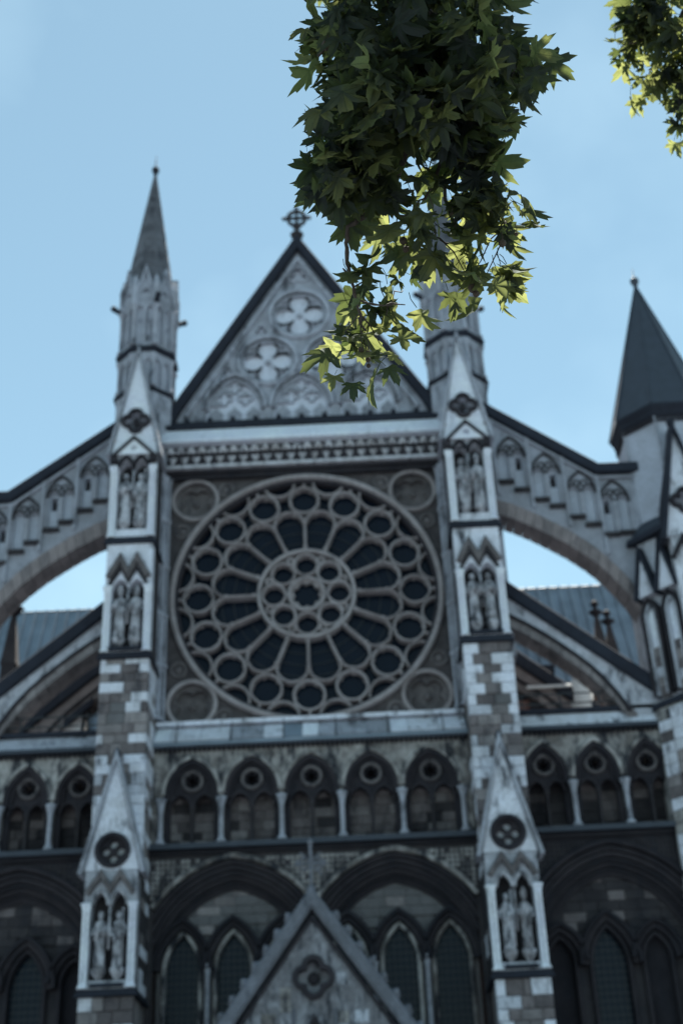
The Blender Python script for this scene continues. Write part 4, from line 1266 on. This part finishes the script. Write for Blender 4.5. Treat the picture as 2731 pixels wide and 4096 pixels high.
def pinnacle(x, y, z0, z1, s, label, group):
    t = thing('pinnacle', label, 'pinnacle', (x, y, z0), group)
    h = z1 - z0
    b = MB(); b.lathe([(.34 * s, -6), (.34 * s, h * .28), (.4 * s, h * .3), (.36 * s, h * .34), (.12 * s, h * .74), (.1 * s, h * .76)], 4, None, PI / 4); b.build('shaft', 'wall', t)
    b = MB(); b.lathe([(.1 * s, h * .75), (.26 * s, h * .8), (.28 * s, h * .83), (.1 * s, h * .86), (.09 * s, h * .9), (.2 * s, h * .93), (.18 * s, h * .96), (.04, h)], 8); b.build('finial', 'dark', t)
    for k in range(4):
        a = k * PI / 2
        b = MB(); leafknob(b, .22 * s * math.cos(a), .22 * s * math.sin(a), h * .82, .1 * s); b.build('crocket', 'dark', t)
pinnacle(11.35, 4, 21.6, 24.5, .85, 'taller of the two small dark pinnacles before the right lead roof', 'small pinnacles among the roofs')
pinnacle(11.8, 4.1, 21.4, 24.1, .85, 'shorter of the two small dark pinnacles, next to the corner tower', 'small pinnacles among the roofs')
pinnacle(-12.0, 4, 21.4, 26.2, 1.15, 'tall slim pinnacle standing before the lead roof at the left edge', 'small pinnacles among the roofs')
pinnacle(-10.75, 5.2, 21.0, 24.3, .8, 'small crocketed pinnacle tip showing above the low left flying buttress, farther from the rose', 'small pinnacles among the roofs')
pinnacle(-10.3, 5.2, 21.0, 24.6, .8, 'small crocketed pinnacle tip showing above the low left flying buttress, nearer the rose', 'small pinnacles among the roofs')
# white rendered dormer wall on the left, chimney and hut on the right
t = thing('roof_hut', 'white boarded roof hut with dark cap between the left flying buttresses', 'hut', (-9.5, 4.3, 17.5))
b = MB(); b.box(-.42, .42, 0, 1.2, 0, 4.15); b.build('wall', 'render', t)
for k in range(8):
    b = MB(); z = 2.6 + k * .19; b.box(-.42, .42, -.03, -.002, z, z + .165); b.build('board', 'render', t)
b = MB(); b.box(-.5, .5, -.14, 1.3, 4.16, 4.38); b.build('cap', 'coping', t)
b = MB(); b.tube([(.72, -.1, 0), (.72, -.1, 3.9)], .06, 6); b.build('downpipe', 'iron', t)
b = MB(); b.prism([(-.2, 2.6), (.9, 3.55), (.9, 3.85), (-.2, 2.95)], -.35, -.2); b.build('sloping_coping', 'coping', t)
t = thing('chimney_block', 'dark stone chimney block behind the right buttress', 'chimney', (8.86, 4.2, 17.5))
b = MB(); b.box(-.5, .5, 0, 1, 0, 4.1); b.build('stack', 'wall', t)
b = MB(); b.box(-.6, .6, -.1, 1.1, 4.1, 4.36); b.build('cap', 'coping', t)
t = thing('vent_cowl', 'round white roof vent with dark cowl behind the low right flying buttress', 'roof vent', (10.35, 4.2, 17.5))
b = MB(); b.lathe([(.46, 0), (.46, 3.5), (.3, 3.62), (.24, 3.75), (.24, 4.05)], 14); b.build('drum', 'render', t, True)
b = MB(); b.lathe([(.27, 4.03), (.36, 4.08), (.34, 4.22), (.1, 4.36)], 12); b.build('cowl', 'coping', t)
t = thing('brick_wall', 'low red brick wall with pale pipe behind the right aisle railing', 'wall', (9.4, 4.0, 17.5))
b = MB(); b.box(-2.2, 2.6, .4, .7, 0, 3.05); b.build('wall', 'brick', t)
b = MB(); b.tube([(-1.15, -.1, 3.36), (.5, -.1, 3.36)], .07, 7); b.build('pipe', 'render', t)
b = MB(); b.box(-2.3, 2.7, .3, .8, 3.05, 3.14); b.build('coping', 'coping', t)

# ------------------------------------------------------------------ porch gable in front
t = thing('porch_gable', 'steep crocketed porch gable with tall leafy cross at the bottom centre', 'porch', (0, 0, 0))
AP, SL = 11.55, 3.75 / 2.72
def hx(z): return (AP - z) / SL
out = [(-hx(3.0), 3.0), (hx(3.0), 3.0), (0, AP - .35)]
out = [(-5.2, 3.4), (-5.2, 0), (-3.0, 0)] + [(-3.0, 2.0)] + parch(0, 2.0, 3.0, 2.6, 8)[1:-1] + [(3.0, 2.0), (3.0, 0), (5.2, 0), (5.2, 3.4), (0, AP - .5)]
b = MB(); b.plate(out, [foil(0, 9.2, .27, .23, 4, PI / 2, 8)], -2.9, -2.6); b.build('gable_wall', 'porch_wall', t)
b = MB(); b.prism([(-5.2, 3.4), (-5.2, 0), (-3.0, 0), (-3.0, 2.0)] + parch(0, 2.0, 3.0, 2.6, 8)[1:-1] + [(3.0, 2.0), (3.0, 0), (5.2, 0), (5.2, 3.4), (0, AP - .5)], -2.58, -.52); b.build('porch_body', 'porch_wall', t)
b = MB(); b.band(foil(0, 9.2, .29, .27, 4, PI / 2, 8), .085, -3.08, -2.86, True, .04); b.ball((0, -2.7, 9.2), .2, 1, .5, 1); b.build('quatrefoil', 'mould', t)
zlo = 3.2
b = MB(); b.band([(-hx(zlo), zlo), (0, AP), (hx(zlo), zlo)], .2, -3.15, -2.5, False, .08); b.build('raking_coping', 'porch', t)
b = MB(); b.band([(-hx(zlo) + .42, zlo), (0, AP - .58), (hx(zlo) - .42, zlo)], .05, -3.02, -2.86, False, .03); b.build('raking_moulding', 'mould', t)
b = MB(); leafknob(b, 0, 0, 0, .15); ck = b.mesh('crocket', 'porch', True)
for s in (-1, 1):
    z = 10.9
    while z > 4:
        o = put('crocket', ck, t, (s * (hx(z) + .24), -2.85, z + .12)); o.rotation_euler = (0, s * .6, 0)
        z -= .47
for s in (-1, 1):                      # blind panels under the quatrefoil
    b = MB(); b.band([(s * .62, 4.5), (s * .62, 8.3)], .05, -3.0, -2.88); b.band([(s * 1.1, 4.5), (s * 1.1, 7.9)], .05, -3.0, -2.88); b.build('panel_rib', 'porch', t)
    rg = random.Random(9 + s)
    z = 5.0
    while z < 10.3:
        for (u0, u1) in ((.68, 1.02), (1.16, 1.6), (1.62, 2.1)):
            if u1 < hx(z + .38) - .55:
                o = put('stone', STONE[rg.choice(('porch_wall', 'niche', 'porch_wall', 'patchy'))], t)
                o.location = (s * (u0 + u1) / 2, -2.88, z + .17); o.scale = (u1 - u0 - .014, .07, .34)
        z += .36
b = MB(); b.band([(-.5, 7.2), (0, 8.05), (.5, 7.2)], .06, -3.1, -2.88, False, .03); b.box(-.45, .45, -2.98, -2.885, 4.6, 7.2); b.build('niche_gablet', 'mould', t)
# leafy cross
cr = MB()
cr.box(-.05, .05, -2.9, -2.78, 11.5, 13.25)
cr.lathe([(.26, 11.35), (.2, 11.6), (.1, 11.7), (.16, 11.85), (.09, 11.95)], 8, Matrix.Translation((0, -2.84, 0)))
cr.box(-.36, .36, -2.88, -2.8, 12.58, 12.68)
for s in (-1, 1):
    for (dx, z, r) in ((.40, 12.63, .1), (.2, 12.83, .07), (.2, 12.43, .07), (.3, 12.95, .05), (.3, 12.3, .05)):
        cr.ball((s * dx, -2.84, z), r, 1, .6, 1)
    cr.band(arcp(s * .19, 12.63, .17, 0, 2 * PI, 12)[:-1], .03, -2.88, -2.8, True, .01)
cr.ball((0, -2.84, 13.3), .1)
cr.build('leafy_cross', 'porch', t)

# ------------------------------------------------------------------ plane tree branches
def leaf_mesh(v, nm='leaf'):
    """five-lobed plane leaf; base at origin, tip towards -Z, blade about 1 long; veins marked in an attribute"""
    r_ = random.Random(900 + v)
    half = [(0, 1.0, 1), (9, .82, 0), (13, .86, 0), (21, .60, 0), (30, .41, 0), (39, .64, 0), (44, .72, 0), (51, .97, 1), (60, .66, 0), (66, .70, 0), (77, .41, 0), (88, .38, 0), (97, .55, 0), (108, .66, 1), (119, .50, 0), (128, .46, 0), (145, .33, 0), (165, .24, 0)]
    ring = [(a, r, v_) for a, r, v_ in half] + [(360 - a, r, v_) for a, r, v_ in half[:0:-1]]
    cx = .36                                   # centre of the fan, below the base
    vs = [(0, 0, -cx)]; vein = [1.0]
    curl = r_.uniform(.05, .75); fold = r_.uniform(.0, .45); tw = r_.uniform(-.25, .25)
    def pos(a, r, k):
        r *= r_.uniform(.93, 1.07) * .66
        x = math.sin(R(a)) * r * 1.02; z = -math.cos(R(a)) * r - cx
        return x, z
    rows = []
    for kf in (.55, 1.0):
        for (a, r, v_) in ring:
            x, z = pos(a, r * kf, kf)
            d2 = x * x + (z + cx) ** 2
            y = curl * d2 - fold * abs(x) + tw * x * z + .03 * math.cos(R(a) * 7)
            vs.append((x, y, z)); vein.append(float(v_))
    n_ = len(ring)
    fs = []
    for k in range(n_):
        k2 = (k + 1) % n_
        fs.append((0, 1 + k, 1 + k2)); fs.append((1 + k, 1 + n_ + k, 1 + n_ + k2, 1 + k2))
    # petiole
    o = len(vs)
    pt = [(0, 0, -cx + .33 * .66), (.02, .03, .12), (.0, .10, .28)]
    for p in pt:
        for q in range(3):
            vs.append((p[0] + .012 * math.cos(q * 2.1), p[1] + .012 * math.sin(q * 2.1), p[2])); vein.append(1.0)
    for i in range(2):
        for q in range(3):
            q2 = (q + 1) % 3
            fs.append((o + i * 3 + q, o + i * 3 + q2, o + i * 3 + 3 + q2, o + i * 3 + 3 + q))
    return vs, fs, vein
LV = [leaf_mesh(v) for v in range(12)]
def mk_leaf(vs, fs, vein, tone, name):
    me = bpy.data.meshes.new(name)
    me.from_pydata(vs, [], fs)
    me.materials.append(M['leaf'])
    a = me.attributes.new('vein', 'FLOAT', 'POINT'); a.data.foreach_set('value', vein)
    a = me.attributes.new('tone', 'FLOAT', 'POINT'); a.data.foreach_set('value', tone)
    me.polygons.foreach_set('use_smooth', [True] * len(me.polygons))
    return me
LMESH = [mk_leaf(v, f, e, [0.0] * len(v), 'leaf') for v, f, e in LV]

def leaf_matrix(p, c, size, rg):
    out = Vector((p[0] - c[0], (p[1] - c[1]) * .6, 0))
    if out.length > 1e-4: out.normalize()
    ax = (out * rg.uniform(.1, .9) + Vector((rg.gauss(0, .3), rg.gauss(0, .3), -rg.uniform(.55, 1.1)))).normalized()
    nrm = Vector((rg.gauss(0, .55), rg.choice((-1, -1, 1)) * rg.uniform(.4, 1), rg.gauss(.35, .35)))
    nrm = (nrm - ax * nrm.dot(ax)).normalized()
    zx = -ax
    yx = nrm
    xx = yx.cross(zx)
    m = Matrix((xx, yx, zx)).transposed().to_4x4()
    return Matrix.Translation(p) @ m @ Matrix.Diagonal((size, size, size, 1))

def branch(label, base, clusters, twigs, balls, size, seed, singles=()):
    t = thing('plane_branch', label, 'tree branch', base, 'hanging plane tree branches')
    rg = random.Random(seed)
    B = Vector(base)
    allm = []
    spine = [Vector(p) for pts, r0, r1 in twigs for a, b_ in zip(pts, pts[1:]) for p in (Vector(a), Vector(a).lerp(Vector(b_), .5))]
    side = []
    def inside():
        while True:
            u = [rg.uniform(-1, 1) for _ in range(3)]
            if u[0] ** 2 + u[1] ** 2 + u[2] ** 2 <= 1: return u
    for (cx, cy, cz, rx, ry, rz, n_) in clusters:
        big = n_ > 150
        subs = []
        for _ in range(max(1, n_ // 8)):
            u = inside()
            subs.append(Vector((cx + u[0] * rx, cy + u[1] * ry * .87, cz + u[2] * rz + u[1] * ry * .5)))
        if not big:
            for q in subs:
                near = min(spine, key=lambda v: (v - q).length)
                if (near - q).length < .6: side.append((near, q))
        c = Vector((cx, cy, cz)) - B
        for k in range(n_):
            if big:
                u = inside(); p = Vector((cx + u[0] * rx, cy + u[1] * ry, cz + u[2] * rz)) - B; cc = c
            else:
                q = subs[k % len(subs)]
                p = q + Vector((rg.gauss(0, .05), rg.gauss(0, .09), rg.gauss(0, .04))) - B; cc = q - B
            allm.append((leaf_matrix(p, cc, size * rg.choice((rg.uniform(.5, .8), rg.uniform(.8, 1.1), rg.uniform(.95, 1.25))), rg), rg.randrange(len(LV)), p))
    for (x, y, z, sz, rot, tilt) in singles:
        m = Matrix.Translation(Vector((x, y, z)) - B) @ Matrix.Rotation(tilt, 4, 'X') @ Matrix.Rotation(rot, 4, 'Y') @ Matrix.Diagonal((sz, sz, sz, 1))
        allm.append((m, rg.randrange(len(LV)), Vector((x, y, z)) - B - Vector((0, 3, 0))))
    # the leaves nearest the viewer and lowest are single parts; the rest one mass
    allm.sort(key=lambda e: e[2].y * 1.0 + e[2].z * .45)
    for m, v, p in allm[:300]:
        o = put('leaf', LMESH[v], t); o.matrix_local = m
    rest = allm[300:]
    if rest:
        vs = []; fs = []; ve = []; to = []
        for m, v, p in rest:
            o = len(vs); V, F, E = LV[v]
            vs += [tuple(m @ Vector(q)) for q in V]; fs += [tuple(i + o for i in f) for f in F]; ve += E; to += [rg.random()] * len(V)
        put('leaf_mass', mk_leaf(vs, fs, ve, to, 'leaf_mass'), t, kind='stuff')
    for a, q in side:
        mid = a.lerp(q, .5) + Vector((rg.gauss(0, .015), rg.gauss(0, .015), .03))
        MB().tube([a - B, mid - B, q - B, q + (q - a) * .15 - B], [.005, .004, .003, .002], 5).build('twig', 'bark', t, True)
    for pts, r0, r1 in twigs:
        P = [Vector(p) - B for p in pts]
        Q = []
        for a, b_ in zip(P, P[1:]):
            for k in range(4):
                Q.append(a.lerp(b_, k / 4) + Vector((rg.gauss(0, .006), rg.gauss(0, .006), rg.gauss(0, .006))))
        Q.append(P[-1])
        MB().tube(Q, [r0 + (r1 - r0) * i / (len(Q) - 1) * (1 + .0) + (.0025 if i % 3 == 0 else 0) for i in range(len(Q))], 7).build('twig', 'bark', t, True)
    bm_ = MB()
    prof = []
    bm_.ball((0, 0, 0), 1.0, seg=12, rings=8)
    bm_.v = [tuple(Vector(v) * (1 + .1 * math.sin(i * 2.4))) for i, v in enumerate(bm_.v)]
    sm = bm_.mesh('seed_ball', 'seed', False)
    for (x, y, z, r, l) in balls:
        p = Vector((x, y, z)) - B
        o = put('seed_ball', sm, t, p); o.scale = (r, r, r)
        MB().tube([p + Vector((0, 0, r * .8)), p + Vector((.006, .004, l * .5)), p + Vector((.0, .01, l))], .0022, 4).build('seed_stalk', 'bark', t)
    return t
#BRANCHES#
CLUSTERS = [(1.862, -39.678, 7.753, 0.251, 0.66, 0.259, 80),
   (2.199, -39.679, 7.759, 0.29, 0.66, 0.259, 90),
   (2.534, -39.658, 7.727, 0.251, 0.66, 0.259, 80),
   (2.204, -39.94, 8.214, 0.503, 1.1, 0.4, 130),
   (1.848, -39.429, 7.318, 0.116, 0.99, 0.212, 75),
   (2.056, -39.423, 7.31, 0.155, 0.99, 0.235, 75),
   (2.272, -39.406, 7.282, 0.135, 0.99, 0.259, 55),
   (2.53, -39.41, 7.292, 0.126, 0.88, 0.224, 80),
   (1.842, -39.26, 7.022, 0.097, 0.88, 0.188, 70),
   (2.02, -39.255, 7.015, 0.135, 0.88, 0.212, 65),
   (2.232, -39.155, 7.046, 0.135, 0.88, 0.188, 55),
   (2.434, -39.231, 6.98, 0.135, 0.88, 0.212, 70),
   (2.556, -39.254, 6.819, 0.087, 0.44, 0.141, 34),
   (1.808, -39.114, 6.767, 0.097, 0.77, 0.118, 50),
   (1.987, -39.12, 6.78, 0.116, 0.77, 0.118, 45),
   (2.217, -39.136, 6.81, 0.126, 0.77, 0.118, 45),
   (2.403, -39.119, 6.783, 0.106, 0.66, 0.141, 46),
   (2.495, -39.037, 6.642, 0.077, 0.44, 0.094, 5),
   (1.958, -39.023, 6.611, 0.058, 0.55, 0.055, 12),
   (1.835, -38.976, 6.527, 0.061, 0.25, 0.043, 21),
   (1.729, -39.007, 6.58, 0.068, 0.55, 0.078, 25),
   (1.914, -38.974, 6.524, 0.068, 0.25, 0.051, 21),
   (2.52, -38.747, 6.135, 0.051, 0.2, 0.059, 9),
   (2.615, -38.835, 6.289, 0.041, 0.15, 0.078, 7),
   (1.791, -39.035, 6.629, 0.058, 0.55, 0.098, 14),
   (2.665, -39.267, 6.844, 0.05, 0.33, 0.094, 11),
   (2.61, -39.317, 7.131, 0.058, 0.44, 0.165, 15),
   (1.779, -39.012, 6.588, 0.068, 0.66, 0.078, 21),
   (1.897, -39.003, 6.574, 0.061, 0.66, 0.075, 12),
   (1.734, -38.962, 6.501, 0.041, 0.15, 0.047, 5),
   (2.115, -39.008, 6.585, 0.027, 0.176, 0.027, 2),
   (2.275, -39.026, 6.618, 0.058, 0.55, 0.071, 7),
   (2.423, -39.01, 6.593, 0.085, 0.55, 0.088, 10),
   (2.539, -38.984, 6.549, 0.055, 0.33, 0.086, 5),
   (2.058, -38.924, 6.439, 0.027, 0.1, 0.031, 2),
   (2.042, -38.84, 6.291, 0.034, 0.12, 0.071, 5),
   (2.255, -38.919, 6.431, 0.048, 0.15, 0.039, 3),
   (2.423, -38.908, 6.415, 0.072, 0.15, 0.067, 7),
   (2.551, -38.904, 6.41, 0.051, 0.15, 0.078, 6),
   (2.277, -38.811, 6.243, 0.068, 0.25, 0.059, 8),
   (2.43, -38.823, 6.267, 0.082, 0.25, 0.078, 12),
   (2.548, -38.814, 6.252, 0.041, 0.12, 0.067, 4),
   (2.411, -38.739, 6.119, 0.072, 0.2, 0.047, 8),
   (2.499, -38.748, 6.136, 0.034, 0.1, 0.039, 2),
   (2.641, -38.879, 6.367, 0.031, 0.1, 0.059, 3),
   (1.773, -38.74, 6.114, 0.031, 0.1, 0.031, 2),
   (1.932, -38.707, 6.058, 0.075, 0.18, 0.035, 7),
   (2.092, -38.686, 6.023, 0.048, 0.12, 0.039, 4),
   (1.84, -38.648, 5.953, 0.061, 0.18, 0.047, 9),
   (2.01, -38.62, 5.907, 0.038, 0.1, 0.035, 2),
   (1.808, -38.586, 5.846, 0.048, 0.12, 0.047, 4),
   (1.818, -38.53, 5.747, 0.058, 0.12, 0.031, 3),
   (1.928, -38.549, 5.782, 0.027, 0.08, 0.031, 2),
   (1.958, -38.049, 10.075, 0.55, 0.6, 0.45, 442),  # from here: unseen canopy, placed to keep the sun off the upper leaves
   (2.383, -37.969, 9.941, 0.5, 0.6, 0.45, 391),
   (2.683, -38.006, 10.008, 0.4, 0.6, 0.45, 289),
   (1.958, -37.457, 10.655, 0.5, 0.5, 0.4, 374),
   (2.327, -37.503, 10.74, 0.45, 0.5, 0.4, 306),
   (2.581, -37.541, 10.809, 0.35, 0.4, 0.4, 187),
   (2, -41.2, 9.6, 1.6, 0.9, 0.7, 700),  # from here: unseen crown overhead, added to block sky light from the leaves
   (2.2, -42.6, 10.2, 1.8, 1.1, 0.8, 800),
   (0.6, -40.2, 9.9, 1, 1.2, 0.9, 450),
   (3.8, -40.3, 9.8, 1, 1.2, 0.9, 450)]
TWIGS = [([(2.375, -39.707, 8.011), (2.321, -39.466, 7.489), (2.264, -39.297, 7.093), (2.192, -39.141, 6.819), (2.099, -39.008, 6.586), (1.942, -38.911, 6.414), (1.87, -38.917, 6.323), (1.804, -38.891, 6.276), (1.788, -38.84, 6.189), (1.792, -38.773, 6.071), (1.827, -38.705, 5.952), (1.865, -38.585, 5.844)], 0.022, 0.006),
   ([(2.264, -39.297, 7.093), (2.289, -39.206, 6.934), (2.303, -39.115, 6.775), (2.29, -38.98, 6.539), (2.328, -38.9, 6.399), (2.366, -38.819, 6.259)], 0.014, 0.005),
   ([(1.944, -38.933, 6.453), (2.009, -38.897, 6.391), (2.098, -38.872, 6.349), (2.163, -38.842, 6.297), (2.252, -38.817, 6.254), (2.318, -38.798, 6.222)], 0.009, 0.004),
   ([(2.242, -38.947, 6.481), (2.193, -38.915, 6.424), (2.145, -38.888, 6.376)], 0.006, 0.004),
   ([(2.398, -38.92, 6.436), (2.51, -38.894, 6.392), (2.597, -38.858, 6.329), (2.662, -38.822, 6.268)], 0.006, 0.003),
   ([(1.827, -38.705, 5.952), (1.938, -38.69, 5.928), (2.074, -38.686, 5.923)], 0.006, 0.003),
   ([(2.192, -39.141, 6.819), (2.052, -39.111, 6.765), (1.909, -39.047, 6.652), (1.788, -38.972, 6.518)], 0.012, 0.005),
   ([(2.264, -39.297, 7.093), (2.067, -39.269, 7.041), (1.88, -39.218, 6.95), (1.737, -39.154, 6.837)], 0.014, 0.005),
   ([(2.326, -39.477, 7.407), (2.441, -39.36, 7.205), (2.541, -39.222, 6.964), (2.623, -39.129, 6.803)], 0.014, 0.005),
   ([(2.331, -39.522, 7.486), (2.081, -39.416, 7.298), (1.825, -39.355, 7.189), (1.683, -39.303, 7.096)], 0.014, 0.005)]
BALLS = [(1.736, -39.574, 6.865, 0.028, 0.1),
   (2.077, -38.905, 6.164, 0.021, 0.09),
   (2.088, -38.883, 6.126, 0.018, 0.08),
   (2.138, -38.912, 6.177, 0.007, 0.08),
   (2.156, -38.886, 6.131, 0.009, 0.1),
   (2.583, -38.884, 6.133, 0.02, 0.1),
   (2.42, -38.774, 5.939, 0.024, 0.08),
   (2.437, -38.759, 5.913, 0.018, 0.09),
   (2.324, -38.818, 6.014, 0.019, 0.1),
   (2.333, -38.965, 6.272, 0.012, 0.1),
   (2.657, -38.905, 6.171, 0.011, 0.08),
   (1.834, -38.634, 5.687, 0.016, 0.1),
   (1.871, -38.623, 5.669, 0.015, 0.1),
   (1.867, -38.607, 5.642, 0.014, 0.1),
   (1.868, -38.592, 5.614, 0.012, 0.1),
   (2.391, -39.455, 7.128, 0.01, 0.12),
   (2.542, -39.228, 6.734, 0.016, 0.1),
   (1.905, -39.077, 6.461, 0.02, 0.1)]
SINGLES = [(1.735, -38.78, 5.579, 0.235, 1.15, -0.35),
   (2.588, -39.383, 6.642, 0.19, -0.9, -0.4),
   (2.584, -39.334, 6.558, 0.18, -0.4, -0.3),
   (1.681, -39.582, 6.98, 0.15, 1.2, -0.4),
   (2.157, -39.206, 6.328, 0.14, 0.1, -0.3),
   (2.022, -38.815, 5.643, 0.16, -0.2, -0.35),
   (2.204, -39.118, 6.175, 0.17, 0.5, -0.3),
   (1.939, -38.741, 5.514, 0.15, -0.5, -0.3),
   (2.48, -38.937, 5.862, 0.17, -0.5, -0.2),
   (1.698, -38.727, 5.486, 0.13, 0.2, -0.3),
   (1.783, -38.708, 5.454, 0.14, 0, -0.3)]
branch('large leafy plane branch with seed balls hanging before the gable from the top centre', (2.352, -39.707, 8.012), CLUSTERS, TWIGS, BALLS, .205, 11, SINGLES)
CLUSTERS = [(4.491, -37.076, 10.486, 0.381, 0.5, 0.318, 60),
   (4.817, -36.86, 10.112, 0.311, 0.5, 0.637, 80),
   (4.335, -36.891, 10.161, 0.138, 0.3, 0.159, 34),
   (4.485, -36.835, 10.065, 0.138, 0.3, 0.278, 48),
   (4.117, -36.785, 9.974, 0.09, 0.15, 0.111, 16),
   (4.246, -36.868, 10.119, 0.097, 0.15, 0.119, 18),
   (4.277, -36.652, 9.742, 0.076, 0.15, 0.088, 12),
   (4.384, -36.683, 9.798, 0.097, 0.2, 0.159, 24),
   (4.5, -36.628, 9.704, 0.09, 0.2, 0.239, 24),
   (4.506, -36.438, 9.373, 0.048, 0.1, 0.135, 9),
   (4.653, -36.589, 9.638, 0.138, 0.3, 0.477, 40)]
TWIGS = [([(4.848, -37.186, 10.683), (4.654, -36.968, 10.299), (4.485, -36.835, 10.065), (4.327, -36.805, 10.011), (4.116, -36.777, 9.959)], 0.02, 0.005),
   ([(4.689, -36.967, 10.298), (4.562, -36.73, 9.882), (4.511, -36.559, 9.583), (4.503, -36.404, 9.313)], 0.012, 0.004),
   ([(4.537, -36.834, 10.063), (4.386, -36.7, 9.828), (4.269, -36.643, 9.727)], 0.009, 0.004)]
branch('smaller leafy plane branch hanging into the top right corner', (4.848, -37.186, 10.683), CLUSTERS, TWIGS, [], .2, 12)
